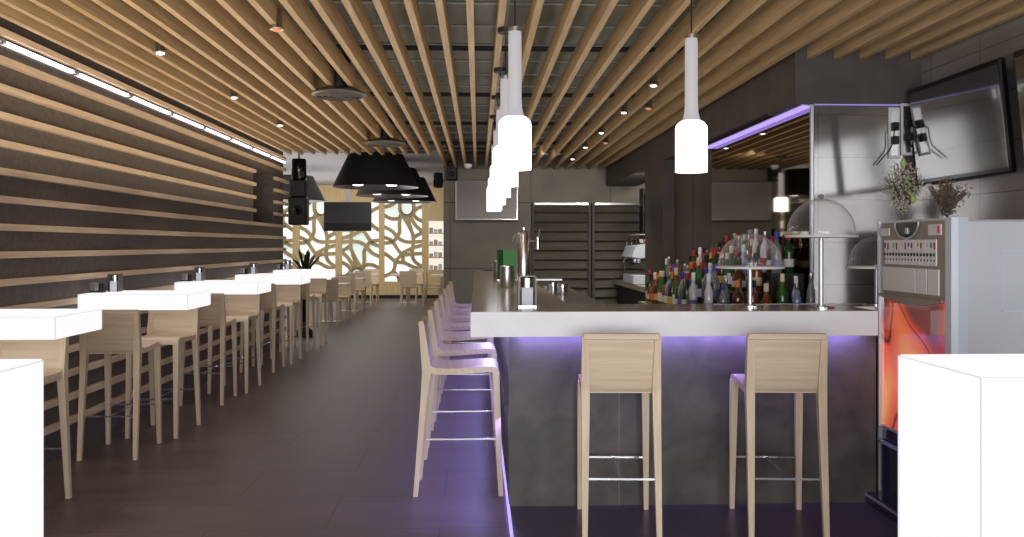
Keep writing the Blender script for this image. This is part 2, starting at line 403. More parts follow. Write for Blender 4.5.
# ------------------------------------------------------------------ wall battens
wz = [1.44 + 0.17 * k for k in range(-7, 9)]       # top edges
n = 0
for k, zt in enumerate(wz):
    segs = [(YFR + 0.02, YLE + 0.02)]
    nm = ORD[k + 1]
    broken = NZ0 < zt - 0.02 < NZ1
    if broken: segs = [(YFR + 0.02, NY0 - 0.01), (NY1 - 0.02, YLE + 0.22)]
    for j, (a, b) in enumerate(segs):
        w = 0.045
        o = B(XL, XL + w, a, b, zt - 0.042, zt).build('wall_batten', 'oak_wall')
        if not broken: lab = 'long oak batten along the left wall, %s up from the floor' % nm
        elif j == 0: lab = 'oak wall batten stopping at the dark niche, %s up from the floor' % nm
        else: lab = 'short oak batten past the wall niche, %s up from the floor' % nm
        tag(o, lab, 'wall batten', 'oak battens of the left wall')
# fluorescent tubes above the wall battens
for k in range(15):
    y0 = -1.45 + 0.985 * k
    if y0 + 0.95 > YLE: break
    r_ = empty('fluorescent_tube', (XL + 0.045, y0, 2.715))
    MB().tube([(0, 0.02, 0), (0, 0.94, 0)], 0.011, 10).build('tube', 'tube', r_)
    MB().tube([(0, 0, 0), (0, 0.03, 0)], 0.017, 10).build('end_cap', 'alu', r_); MB().tube([(0, 0.93, 0), (0, 0.96, 0)], 0.017, 10).build('end_cap', 'alu', r_)
    B(-0.0455, -0.012, 0, 0.96, -0.02, 0.02).build('batten_housing', 'alu', r_)
    tag(r_, 'fluorescent tube high on the left wall, %s counting from the shop front' % ORD[k + 1], 'tube light', 'fluorescent tubes along the left wall')
# niche: dark screen with bracket
t = empty('niche_screen', (XL - 0.19, 11.85, 1.85)); tag(t, 'small dark screen set in the niche of the battened wall', 'screen')
B(-0.04, 0.0, 0.0, 0.55, 0.02, 0.5, 0.008).build('housing', 'glossblack', t); B(0.0, 0.004, 0.03, 0.52, 0.05, 0.47).build('screen_glass', 'screen', t)
B(-0.15, -0.04, 0.2, 0.35, 0.2, 0.3).build('bracket', 'black', t)

# ------------------------------------------------------------------ far lattice wall
k_ = YB
X0, X1 = ux(427, YB), ux(443.5, YB)
zt, zb = vz(400, 202, YB), vz(400, 281.5, YB)
ztop = ZV + 0.1
lat = MB()
panels = []
edges = [ux(u, YB) for u in (257, 292.5, 299.6, 335.3, 342, 378.7, 384.5, 421.8)]
panels = [(edges[i], edges[i + 1]) for i in range(0, 8, 2)]
d = panels[1][0] - panels[0][0]
panels = [(panels[0][0] - d * 2, panels[0][1] - d * 2), (panels[0][0] - d, panels[0][1] - d)] + panels
lat.box(-8.1, X0, YB, YB + 0.06, 0, zb); lat.box(-8.1, X0, YB, YB + 0.06, zt, ztop)
xs = [-8.1] + [e for p in panels for e in p] + [X0]
for i in range(0, len(xs), 2): lat.box(xs[i], xs[i + 1], YB, YB + 0.06, zb, zt)
struct('wall_far', lat, 'oak_far')
nz0, nz1 = vz(435, 270, YB), vz(435, 221, YB)
nw = MB(); nw.box(X0, X1 + 0.3, YB, YB + 0.06, 0, nz0); nw.box(X0, X1 + 0.3, YB, YB + 0.06, nz1, ztop)
nw.box(X0, X0 + 0.03, YB, YB + 0.35, nz0, nz1); nw.box(X1, X1 + 0.3, YB, YB + 0.35, nz0, nz1)
struct('wall_niche', nw, 'oak_far')
struct('trim_6', B(X0, X1, YB + 0.35, YB + 0.37, nz0, nz1), 'niche_light')
struct('baseboard_far', B(-8.1, X1, YB - 0.012, YB, 0, 0.09), 'black')
PAT = [[(50, 72), (85, 62), (110, 45)], [(135, 42), (134, 88), (150, 114), (174, 122), (200, 108), (212, 80), (205, 42)],
       [(48, 118), (85, 136), (125, 136), (148, 116)], [(138, 112), (131, 165), (132, 212), (112, 245)],
       [(146, 114), (185, 180), (206, 230), (206, 290), (200, 330), (214, 372), (258, 404)], [(258, 68), (225, 82), (195, 118), (178, 124)],
       [(258, 150), (228, 136), (205, 108)], [(176, 122), (186, 165), (196, 196)], [(190, 124), (222, 175), (258, 208)],
       [(48, 182), (92, 206), (130, 248), (178, 266), (258, 262)], [(48, 240), (84, 254), (102, 276), (146, 334), (200, 332), (258, 330)],
       [(48, 272), (94, 266), (118, 238)], [(258, 214), (222, 232), (204, 250)], [(48, 328), (80, 350), (112, 376), (162, 382), (200, 402), (250, 416)],
       [(150, 330), (112, 372), (98, 428), (48, 456)], [(258, 284), (202, 300), (146, 328)], [(150, 336), (152, 378)], [(98, 428), (124, 456), (132, 488)]]
def smooth_pts(p, n=6):
    out = []
    for i in range(len(p) - 1):
        a, b, c, e = p[max(i - 1, 0)], p[i], p[i + 1], p[min(i + 2, len(p) - 1)]
        for j in range(n):
            t = j / n
            out.append(tuple(0.5 * ((2 * b[q]) + (-a[q] + c[q]) * t + (2 * a[q] - 5 * b[q] + 4 * c[q] - e[q]) * t * t + (-a[q] + 3 * b[q] - 3 * c[q] + e[q]) * t ** 3) for q in range(2)))
    out.append(p[-1]); return out
for i, (a, b) in enumerate(panels):
    mb = MB()
    flip = (i % 2 == 0)
    for cv in PAT:
        pts = []
        for (px, py) in smooth_pts(cv):
            fx, fy = (px - 50) / 205, (py - 44) / 441
            if flip: fx, fy = 1 - fx, 1 - fy
            pts.append((a + fx * (b - a), zt + fy * (zb - zt)))
        for j in range(len(pts) - 1):
            p, q = Vector(pts[j]), Vector(pts[j + 1]); dd = (q - p).normalized(); nn = Vector((-dd.y, dd.x)) * 0.052
            p = p - dd * 0.006; q = q + dd * 0.006
            qs = [p - nn, q - nn, q + nn, p + nn]
            qs = [Vector((min(max(v.x, a - 0.02), b + 0.02), min(max(v.y, zb - 0.02), zt + 0.02))) for v in qs]
            yy = YB + 0.012 + 0.0004 * (PAT.index(cv) % 7)
            mb.add([(v.x, yy, v.y) for v in qs] + [(v.x, YB + 0.045, v.y) for v in qs], [(0, 1, 2, 3), (7, 6, 5, 4), (0, 4, 5, 1), (1, 5, 6, 2), (2, 6, 7, 3), (3, 7, 4, 0)])
    w = tag(mb.build('window_%d' % (i + 2), 'oak_far'), kind='structure')
    B(a - 0.02, b + 0.02, YB + 0.07, YB + 0.09, zb - 0.02, zt + 0.02).build('window_pane', 'backlight', w)
# niche shelves and boxes
for j in range(3):
    z = nz0 + (nz1 - nz0) * (j + 1) / 4
    tag(B(X0 + 0.03, X1, YB + 0.02, YB + 0.34, z - 0.012, z + 0.012).build('niche_shelf', 'oak_far'),
        '%s oak shelf in the lit niche of the far wall' % ['lowest', 'middle', 'top'][j], 'shelf', 'shelves of the lit niche')
for j in range(4):
    z = nz0 + (nz1 - nz0) * j / 4 + (0.012 if j else 0.0)
    for q in range(3):
        h = random.uniform(0.1, 0.2)
        x = X0 + 0.06 + q * 0.125
        tag(B(x, x + 0.1, YB + 0.08, YB + 0.2, z, z + h).build('box', 'pale_wall' if (q + j) % 2 else 'paper'),
            '%s pale box on the %s shelf of the lit niche' % (['left', 'middle', 'right'][q], ['bottom', 'second', 'third', 'top'][j]), 'box', 'boxes in the lit niche')

# ------------------------------------------------------------------ shutters, panels on the back wall
def shutter(x0, x1, z1, lab):
    r_ = empty('roller_shutter', ((x0 + x1) / 2, YF + 0.06, 0)); tag(r_, lab, 'shutter')
    hw = (x1 - x0) / 2; mb = MB(); z = 0.0; dz = 0.17
    while z < z1 - 0.01:
        zz = min(z + dz, z1)
        mb.add([(-hw, -0.0, z), (hw, -0.0, z), (hw, -0.075, z + 0.035), (-hw, -0.075, z + 0.035), (-hw, 0.0, zz), (hw, 0, zz)], [(0, 1, 2, 3), (3, 2, 5, 4)])
        z = zz
    mb.build('slats', 'shutter', r_)
    B(-hw - 0.05, -hw, -0.08, 0.02, 0, z1 + 0.04).build('side_rail', 'soffit', r_); B(hw, hw + 0.05, -0.08, 0.02, 0, z1 + 0.04).build('side_rail', 'soffit', r_)
    B(-hw, hw, -0.09, 0.02, z1, z1 + 0.04).build('top_rail', 'steel', r_)
    return r_
zsh = vz(560, 205, YF)
shutter(xs0 + 0.06, xs1 - 0.07, zsh, 'wide brown-grey louvred shutter behind the bar, left one beside the beer tap')
shutter(xs1 + 0.05, ux(642, YF) + 0.9, zsh, 'brown-grey louvred shutter behind the coffee machine')

# wall screen with a silvery reflection painted in
t = empty('wall_television', (ux(487, YF - 0.1), YF - 0.12, vz(487, 201, YF - 0.1)))
t.rotation_euler = (math.radians(-6), 0, 0)
B(-0.56, 0.56, 0, 0.05, -0.35, 0.37, 0.01).build('housing', 'steel', t); B(-0.53, 0.53, -0.004, 0.0, -0.32, 0.35).build('screen_glass', 'painted_sheen', t)
B(-0.15, 0.15, 0.05, 0.1, -0.1, 0.1).build('bracket', 'black', t)
tag(t, 'flat screen with painted silvery reflection and thin frame tilted forward on the grey concrete wall', 'television')
def speaker(x, y, z, rz, lab, w=0.2, h=0.34, dp=0.18):
    r_ = empty('loudspeaker', (x, y, z), rz); tag(r_, lab, 'speaker')
    B(-w / 2, w / 2, -dp, 0, 0, h, 0.02).build('cabinet', 'black', r_)
    MB().lathe([(0.055, 0), (0.06, -0.004), (0.02, 0.006)], (0, -dp - 0.002, h * 0.35), 16, axis='y').build('woofer', 'glossblack', r_)
    MB().lathe([(0.02, 0), (0.024, -0.004)], (0, -dp - 0.002, h * 0.75), 12, axis='y').build('tweeter', 'glossblack', r_)
    B(-0.03, 0.03, 0, 0.05, h * 0.4, h * 0.6).build('bracket', 'black', r_)
speaker(ux(452, YF), YF - 0.05, vz(452, 181, YF), 0, 'small black loudspeaker on the concrete wall left of the silvery screen')
speaker(XBK - 0.05, YF + 0.5, vz(441, 188, YF + 0.5), PI * 0.62 - PI, 'small black loudspeaker angled on the corner facing the far room', 0.16, 0.28, 0.14)
# smoke detector
t = empty('smoke_detector', (ux(468, 14.8), 14.8, ZC - 0.0)); tag(t, 'white round smoke detector under the battens near the back wall', 'detector')
MB().lathe([(0.07, 0.0), (0.07, -0.03), (0.05, -0.06), (0.02, -0.075)], (0, 0, 0.0), 20).build('base', 'slab', t); MB().lathe([(0.012, -0.074), (0.012, -0.08)], n=8).build('sensor', 'black', t)

# ------------------------------------------------------------------ bar stool
def bar_stool():
    r_ = empty('bar_stool', (0, 0, 0))
    W = 0.195
    def prof_back(y_):   # helper
        return y_
    # seat: bent shell, profile in (y,z)
    top = [(-0.165, 0.772), (-0.14, 0.757), (-0.08, 0.752), (0.0, 0.754), (0.12, 0.762), (0.195, 0.764), (0.222, 0.757), (0.238, 0.738), (0.241, 0.715)]
    bot = [(0.210, 0.715), (0.205, 0.726), (0.190, 0.731), (0.10, 0.726), (0.0, 0.718), (-0.10, 0.716), (-0.175, 0.722)]
    MB().prism(top + bot, -W, W, 'x', True).build('seat', 'oak_x', r_)
    bk = [(-0.165, 0.770), (-0.176, 0.80), (-0.190, 0.90), (-0.205, 1.022), (-0.222, 1.024), (-0.212, 0.90), (-0.200, 0.80), (-0.190, 0.745), (-0.17, 0.722)]
    MB().prism(bk, -W + 0.024, W - 0.024, 'x', True).build('backrest', 'oak_x', r_)
    B(-W, W, -0.235, -0.203, 0.999, 1.032, 0.004).build('top_rail', 'oak_x', r_)
    for s in (-1, 1):
        mb = MB()
        # rear leg with stile: foot -> seat -> top
        secs = [((s * (W - 0.008), -0.252, 0.0), 0.027, 0.027), ((s * (W - 0.014), -0.200, 0.60), 0.040, 0.040), ((s * (W - 0.014), -0.186, 0.74), 0.044, 0.054), ((s * (W - 0.014), -0.200, 0.86), 0.040, 0.044), ((s * (W - 0.010), -0.217, 1.017), 0.030, 0.030)]
        for a, b in zip(secs[:-1], secs[1:]): mb.frustum(a[0], a[1], a[2], b[0], b[1], b[2])
        mb.build('leg', 'oak_z', r_)
        mb = MB(); secs = [((s * (W - 0.010), 0.250, 0.0), 0.026, 0.028), ((s * (W - 0.016), 0.226, 0.62), 0.040, 0.036), ((s * (W - 0.018), 0.221, 0.728), 0.042, 0.040)]
        for a, b in zip(secs[:-1], secs[1:]): mb.frustum(a[0], a[1], a[2], b[0], b[1], b[2])
        mb.build('leg', 'oak_z', r_)
    mb = MB(); zf = 0.295
    mb.box(-W + 0.02, W - 0.02, -0.238, -0.222, zf - 0.004, zf + 0.006); mb.box(-W + 0.02, W - 0.02, 0.226, 0.242, zf - 0.004, zf + 0.006); mb.box(-0.009, 0.009, -0.222, 0.226, zf - 0.004, zf + 0.004)
    mb.build('footrest', 'chrome', r_)
    return r_
proto = bar_stool(); used = []
def place(x, y, rz, lab, grp):
    o = proto if not used else dup(proto); used.append(1)
    o.location = (x, y, 0); o.rotation_euler = (0, 0, rz); tag(o, lab, 'bar stool', grp)
ZST = 0.0
# at the front of the bar
def platform(o): o.location.z = ZST
place(ux(621, 4.46) + 0.012, 4.66, math.radians(-3.5), 'pale oak bar stool at the bar front, seen from behind, left of the pair', 'stools at the bar front'); proto.location.z = ZST
o = dup(proto); used.append(1); o.location = (1.587, 4.63, ZST); o.rotation_euler = (0, 0, math.radians(-5)); tag(o, 'pale oak bar stool at the bar front, seen from behind, right of the pair', 'bar stool', 'stools at the bar front')
o = None
sides = [5.385, 6.28, 7.22, 8.08, 8.96, 9.84, 10.72]
names = ['nearest stool of the row, ', 'second stool of the row, ', 'third stool of the row, ', 'fourth stool of the row, ', 'fifth stool of the row, ', 'sixth stool of the row, ', 'farthest stool of the row, ']
for i, y in enumerate(sides):
    place(-0.115, y, -PI / 2 + random.uniform(-0.02, 0.02), names[i] + 'pale oak, facing the left side of the bar', 'stools along the left side of the bar')

# ------------------------------------------------------------------ lit wall tables with stools
TY = [4.46, 6.46, 8.48, 10.57, 12.50]
def lit_table():
    r_ = empty('lit_wall_table', (0, 0, 0))
    mb = MB(); x0, x1, y0, y1, z0, z1 = XL + 0.05, -2.10, 0, 0.54, 1.009, 1.125
    mb.box(x0, x1, y0, y1, z0, z1, 0.004); mb.build('slab', 'lit', r_)
    e = MB(); t_ = 0.004
    for (yy, xx) in ((y0, x1),(y1, x1), (y0, x0)): e.box(xx - t_, xx + 0.001, yy - (0.001 if yy == y0 else -0.001) - t_ / 2, yy + t_ / 2, z0 + 0.003, z1 - 0.003)
    e.box(x0, x1 - 0.004, y0 - 0.0012, y0 + 0.003, z1 - 0.006, z1 - 0.002)
    e.box(x1 - 0.003, x1 + 0.0012, y0 + 0.004, y1 - 0.004, z1 - 0.006, z1 - 0.002)
    e.build('edge_seam', 'lit_edge', r_)
    B(XL + 0.005, x0 + 0.06, 0.15, 0.4, z0 - 0.03, z0).build('bracket', 'alu', r_)
    return r_
tp = lit_table()
tn = ['first', 'second', 'third', 'fourth', 'fifth and last']
for i, y in enumerate(TY):
    o = tp if i == 0 else dup(tp)
    o.location = (0, y, 0)
    tag(o, 'glowing white slab table on the battened wall, %s from the camera' % tn[i], 'table', 'lit tables along the left wall')
    a = [None, 6.38, 8.44, 10.54, 12.55][i]; b = [4.99, 7.09, 9.13, 11.25, 13.22][i]
    if a: place(-2.555, a + 0.03, random.uniform(-0.03, 0.03), 'pale oak bar stool with its back to the camera at the %s lit table' % ORD[i + 1], 'stools at the wall tables')
    place(-2.58 if i == 0 else -2.49, b, PI + random.uniform(-0.03, 0.03), 'pale oak bar stool facing the camera behind the %s lit table' % ORD[i + 1], 'stools at the wall tables')
# condiment items on wall tables
def dispenser(x, y, z, lab, grp=None, s=1.0):
    r_ = empty('napkin_dispenser', (x, y, z)); tag(r_, lab, 'napkin dispenser', grp)
    B(-0.052, 0.052, -0.05, 0.05, 0, 0.006).build('base', 'chrome', r_)
    mb = MB(); mb.box(-0.052, -0.046, -0.05, 0.05, 0.006, 0.18); mb.box(0.046, 0.052, -0.05, 0.05, 0.006, 0.18); mb.box(-0.052, 0.052, -0.05, 0.05, 0.174, 0.18); mb.build('frame', 'dark_steel', r_)
    B(-0.045, -0.034, -0.045, 0.045, 0.006, 0.09).build('cheek', 'black', r_); B(0.034, 0.045, -0.045, 0.045, 0.006, 0.09).build('cheek', 'black', r_)
    B(-0.032, 0.032, -0.04, 0.04, 0.006, 0.11).build('napkins', 'paper', r_)
    MB().lathe([(0.036, 0.112), (0.036, 0.165), (0.03, 0.172)], n=16).build('weight', 'chrome', r_)
    return r_
def condiment(x, y, z, lab, grp):
    r_ = empty('condiment_holder', (x, y, z)); tag(r_, lab, 'condiment holder', grp)
    B(-0.05, 0.05, -0.03, 0.03, 0, 0.012).build('tray', 'black', r_)
    B(-0.048, -0.004, -0.025, 0.025, 0.012, 0.075, 0.003).build('packet_box', 'steel', r_)
    MB().lathe([(0.018, 0.012), (0.018, 0.06), (0.012, 0.07)], (0.025, 0, 0), 12).build('shaker', 'black', r_)
    return r_
pr = None
for i, y in enumerate(TY):
    dispenser_x = XL + 0.19
    if pr is None: pr = dispenser(dispenser_x, y + 0.3, 1.1255, 'x'); d_ = pr
    else: d_ = dup(pr); d_.location = (dispenser_x, y + 0.3, 1.1255)
    d_.scale = (0.8, 0.8, 0.75)
    tag(d_, 'steel and black napkin holder at the wall end of the %s lit wall table' % ORD[i + 1], 'napkin dispenser', 'napkin holders on the wall tables')
    condiment(XL + 0.095, y + 0.22, 1.1255, 'small dark condiment holder beside the napkins on the %s lit wall table' % ORD[i + 1], 'condiment holders on the wall tables')

# ------------------------------------------------------------------ foreground lit cubes
def lit_cube(x0, x1, y0, y1, z1, lab):
    r_ = empty('lit_cube_table', ((x0 + x1) / 2, (y0 + y1) / 2, 0)); tag(r_, lab, 'table', 'lit cube tables in the foreground')
    hx, hy = (x1 - x0) / 2, (y1 - y0) / 2
    B(-hx, hx, -hy, hy, 0.01, z1, 0.005).build('body', 'lit', r_)
    e = MB(); t_ = 0.0015
    for sx in (-1, 1):
        e.box(sx * hx - 0.002, sx * hx + 0.001, -hy + 0.006, hy - 0.006, z1 - 0.008, z1 - 0.004)
        for sy in (-1, 1): e.box(sx * hx - 0.004, sx * hx + 0.0005, sy * hy - 0.004, sy * hy + 0.0005, 0.02, z1 - 0.004)
    for sy in (-1, 1): e.box(-hx + 0.006, hx - 0.006, sy * hy - 0.002, sy * hy + 0.001, z1 - 0.008, z1 - 0.004)
    e.build('edge_seam', 'lit_edge', r_)
    B(-hx + 0.03, hx - 0.03, -hy + 0.03, hy - 0.03, 0, 0.012).build('plinth', 'black', r_)
lit_cube(ux(899, 3.0), ux(899, 3.0) + 0.55, 2.5, 3.0, 1.10, 'tall glowing white cube table in the right foreground')
lit_cube(ux(43.5, 3.0) - 0.55, ux(43.5, 3.0), 2.5, 3.0, 1.10, 'tall glowing white cube table in the left foreground')
for o in bpy.data.objects:
    if o.name.startswith('lit_cube_table') and o.location.x > 0:
        o.location.z = 0.001

# ------------------------------------------------------------------ the bar
CX0, CX1, CY0, CYI, CYE = -0.04, 2.185, 4.73, 5.32, 12.5
XI = 0.545
BX0, BY0 = 0.175, 4.975
t = empty('bar_counter', (1.0, 5.0, 0)); tag(t, 'L-shaped bar with thick pale worktop over dark stone-look panels', 'bar counter')
def L_outline(x0, x1, y0, y1, xi, ye, ex=2.62): return [(x0, y0), (x1, y0), (x1, 5.06), (ex, 5.06), (ex, y1), (xi, y1), (xi, ye), (x0, ye)] if ex else [(x0, y0), (x1, y0), (x1, y1), (xi, y1), (xi, ye), (x0, ye)]
def shift(p): return [(a - 1.0, b - 5.0) for a, b in p]
MB().prism(shift(L_outline(CX0, CX1, CY0, CYI, XI, CYE)), 0.985, 1.118, 'z').build('worktop', 'slab', t)
MB().prism(shift(L_outline(CX0 + 0.002, CX1 - 0.002, CY0 + 0.002, CYI - 0.002, XI - 0.002, CYE - 0.002)), 1.118, 1.1205, 'z').build('worktop_surface', 'slab_top', t)
MB().prism(shift(L_outline(BX0, 2.285, BY0, BY0 + 0.28, XI - 0.1, CYE - 0.3, None)), 0.0, 0.985, 'z').build('front_panels', 'bar_tile', t)
B(1.42 - 1, 2.6 - 1, CYI - 0.05 - 5, CYI - 0.01 - 5, 1.1203, 1.1215).build('steel_ledge', 'alu', t, None)
mb = MB(); mb.box(BX0 - 0.05 - 1, CX1 - 0.06 - 1, BY0 - 0.06 - 5, BY0 - 0.035 - 5, 0.972, 0.985); mb.box(BX0 - 0.07 - 1, BX0 - 0.045 - 1, BY0 - 0.06 - 5, CYE - 0.3 - 5, 0.972, 0.985)
mb.build('led_strip', 'purple', t)
# floor edge profile glowing
struct('trim_7', B(0.163, 0.178, 3.0, BY0, 0, 0.014).box(0.163, 0.175, BY0, CYE - 0.3, 0, 0.014), 'purple_soft')

# inner under-bar equipment: sink shelf behind left arm
t = empty('steel_sink_unit', (XI + 0.12, 6.9, 0)); tag(t, 'steel sink unit with raised ledge behind the left arm of the bar', 'sink unit')
B(-0.11, 0.3, -1.3, 2.6, 0, 1.0).build('cabinet', 'steel', t)
B(-0.118, 0.32, -1.31, 2.61, 1.0, 1.02).build('drain_board', 'steel', t)
t = empty('steel_rack', (XI + 0.165, 9.0, 1.021)); tag(t, 'flat steel rack shelf beside the beer tap', 'rack')
B(-0.14, 0.14, -0.12, 0.12, 0.10, 0.115).build('shelf', 'steel', t)
for sx in (-1, 1):
    for sy in (-1, 1): MB().tube([(sx * 0.11, sy * 0.1, 0), (sx * 0.11, sy * 0.1, 0.10)], 0.006, 6).build('leg', 'steel', t)
def canister(u, y, h, r, z, lab, m='steel', handle=False):
    r_ = empty('steel_canister', (ux(u, y), y, z)); tag(r_, lab, 'canister')
    MB().lathe([(r * 0.96, 0), (r, 0.006), (r, h - 0.01), (r * 0.97, h)], n=24).build('body', m, r_)
    MB().lathe([(r * 0.99, h), (r * 0.99, h + 0.006), (r * 0.3, h + 0.012), (0.01, h + 0.013)], n=24).build('lid', 'chrome', r_)
    if handle: MB().tube([(r, 0, 0.03), (r + 0.03, 0, 0.035), (r + 0.03, 0, h - 0.035), (r, 0, h - 0.03)], 0.006, 6).build('handle', 'chrome', r_)
    return r_
ZT = 1.1216
canister(507, 7.40, 0.175, 0.058, ZT, 'tall steel napkin cylinder in front of the green menus')
canister(498, 9.45, 0.18, 0.055, ZT, 'steel cylinder farther back on the bar, left of the green menus')
canister(562.5, 8.0, 0.10, 0.045, 1.021, 'steel jar with lid near the inner corner of the bar', 'chrome')
canister(553, 8.15, 0.11, 0.042, 1.021, 'steel milk jug left of the lidded jar at the sink', 'chrome', True)
canister(546, 8.45, 0.06, 0.03, 1.021, 'small steel jug under the rack behind the napkin holder', 'steel', True)
dispenser(ux(527, 5.15), 5.15, ZT, 'black and chrome napkin dispenser full of white napkins at the near corner of the bar')
t = empty('menu_holder', (ux(507, 8.9), 8.9, ZT)); tag(t, 'pair of green folded menu cards standing on the bar beside the beer tap', 'menu cards')
mb = MB(); mb.add([(-0.10, 0, 0), (-0.03, 0.10, 0), (-0.03, 0.10, 0.31), (-0.10, 0, 0.31)], [(0, 1, 2, 3)]); mb.build('card_left', 'green_dark', t)
mb = MB(); mb.box(-0.04, 0.09, 0.0, 0.006, 0, 0.31); mb.build('card_right', 'green', t)
B(-0.1, 0.1, 0.0, 0.1, 0, 0.01).build('base', 'steel', t)
# beer tower
t = empty('beer_tap_tower', (ux(523.5, 8.0), 8.0, ZT)); tag(t, 'chrome column beer tap tower with side tap on the bar', 'beer tap')
MB().lathe([(0.085, 0), (0.085, 0.012), (0.06, 0.03), (0.058, 0.45), (0.05, 0.475), (0.02, 0.488)], n=28).build('column', 'chrome', t)
MB().lathe([(0.012, 0.486), (0.018, 0.50), (0.01, 0.52)], n=12).build('finial', 'chrome', t)
tp_ = MB().tube([(0.055, 0, 0.40), (0.14, 0, 0.40)], 0.012, 8).tube([(0.13, 0, 0.32), (0.13, 0, 0.43)], 0.018, 10).build('tap', 'chrome', t)
MB().tube([(0.14, 0, 0.42), (0.15, 0, 0.50)], [0.01, 0.016], 8).build('tap_handle', 'chrome', tp_)
MB().tube([(-0.055, 0.0, 0.36), (-0.09, 0, 0.37), (-0.095, 0, 0.42), (-0.06, 0, 0.46)], 0.008, 8).build('side_pipe', 'chrome', t)
t = B(-0.08, 0.08, -0.06, 0.06, 0, 0.012, 0.003).build('coaster', 'coaster', None, (ux(489, 12.2), 12.2, ZT)); tag(t, 'dark reddish square mat at the far end of the bar', 'mat')

# domes on stands
def cake_dome(x, y, zp, r, h, lab):
    r_ = empty('cake_stand', (x, y, ZT + (0.0))); tag(r_, lab, 'cake stand', 'domed cake stands on the bar')
    hp = zp - ZT
    MB().lathe([(0.075, 0.0), (0.075, 0.006), (0.015, 0.014)], n=24).build('base', 'chrome', r_)
    MB().tube([(0, 0, 0.01), (0, 0, hp - 0.01)], 0.013, 12).build('pole', 'alu', r_)
    MB().lathe([(0.03, hp - 0.012), (r + 0.012, hp - 0.008), (r + 0.016, hp), (r + 0.012, hp + 0.006), (0.01, hp + 0.006)], n=40).build('plate', 'vm_white', r_)
    pr_ = [(r, hp + 0.007), (r, hp + 0.02)]
    for k in range(1, 10):
        a = k / 9 * PI / 2; pr_.append((max(r * math.cos(a), 0.004), hp + 0.02 + (h - 0.02) * math.sin(a)))
    d_ = MB().lathe(pr_, n=64, cap=False).build('dome', 'dome', r_)
    MB().lathe([(0.005, hp + h), (0.012, hp + h + 0.004), (0.017, hp + h + 0.014), (0.012, hp + h + 0.022), (0.002, hp + h + 0.025)], n=14).build('knob', 'alu', d_)
    return r_
cake_dome(ux(750, 5.08), 5.08, vz(750, 267, 5.08), 0.182, 0.195, 'clear domed cake stand in front of the bottles, lowest and leftmost of the three')
cake_dome(ux(821, 4.98), 4.98, vz(821, 236, 4.98), 0.188, 0.215, 'clear domed cake stand on the tallest pole, middle of the three')
cake_dome(ux(877, 5.2), 5.205, vz(877, 267, 5.2), 0.16, 0.185, 'clear domed cake stand half hidden behind the picture-fronted machine')

# ------------------------------------------------------------------ back counter with bottles
t = empty('back_bar', (1.95, 7.3, 0)); tag(t, 'dark back bar cabinet with pale top and stepped bottle shelves against the mirror', 'back bar')
B(-0.40, 0.43, -1.42, 0.93, 0, 0.92).build('cabinet', 'soffit', t)
B(-0.44, 0.435, -1.45, 0.95, 0.92, 0.95).build('top', 'slab_top', t)
B(-0.26, -0.081, -0.94, 0.91, 0.95, 1.03).build('riser', 'black', t)
B(-0.08, 0.435, -0.94, 0.90, 0.95, 1.13).build('lower_step', 'black', t)
B(0.19, 0.435, -0.94, 0.88, 1.13, 1.27).build('upper_step', 'black', t)
G = {}
def bm_(n_, c, tr): G[n_] = mat('bottle_' + n_, c, 0.06, trans=tr, ior=1.3, coat=0.5)
bm_('green', srgb(56, 110, 44), 0.35); bm_('dark green', srgb(40, 70, 40), 0.2); bm_('amber', srgb(150, 76, 28), 0.4); bm_('clear', srgb(190, 192, 196), 0.75)
bm_('brown', srgb(86, 48, 26), 0.2); bm_('blue', srgb(150, 170, 210), 0.5); bm_('white', srgb(200, 198, 208), 0.0); bm_('black', srgb(24, 22, 24), 0.0)
C_ = {'red': mat('cap_red', srgb(170, 44, 46), 0.4), 'gold': mat('cap_gold', srgb(190, 150, 70), 0.35), 'silver': M['steel'], 'black': M['black'], 'blue': mat('cap_blue', srgb(60, 66, 170), 0.4),
      'white': mat('cap_white', srgb(230, 228, 230), 0.5), 'orange': mat('cap_orange', srgb(226, 120, 40), 0.4), 'yellow': mat('cap_yellow', srgb(214, 176, 60), 0.4), 'cream': mat('cap_cream', srgb(220, 208, 180), 0.5)}
LB = {k: mat('paper_' + k, c, 0.6) for k, c in {'white': srgb(214, 212, 214), 'cream': srgb(200, 190, 160), 'yellow': srgb(200, 168, 80), 'orange': srgb(180, 104, 54), 'red': srgb(150, 56, 54), 'blue': srgb(92, 98, 160), 'gold': srgb(170, 140, 80)}.items()}
SH = {'tall': ([(0.036, 0), (0.039, 0.005), (0.039, 0.17), (0.034, 0.195), (0.016, 0.225), (0.013, 0.28)], 0.30),
      'round': ([(0.044, 0), (0.052, 0.01), (0.055, 0.08), (0.048, 0.13), (0.022, 0.165), (0.015, 0.2), (0.015, 0.235)], 0.262),
      'square': ([(0.042, 0), (0.044, 0.005), (0.044, 0.165), (0.040, 0.18), (0.017, 0.195), (0.015, 0.25)], 0.272),
      'slim': ([(0.030, 0), (0.032, 0.005), (0.031, 0.2), (0.014, 0.25), (0.012, 0.3)], 0.325)}
cache = {}
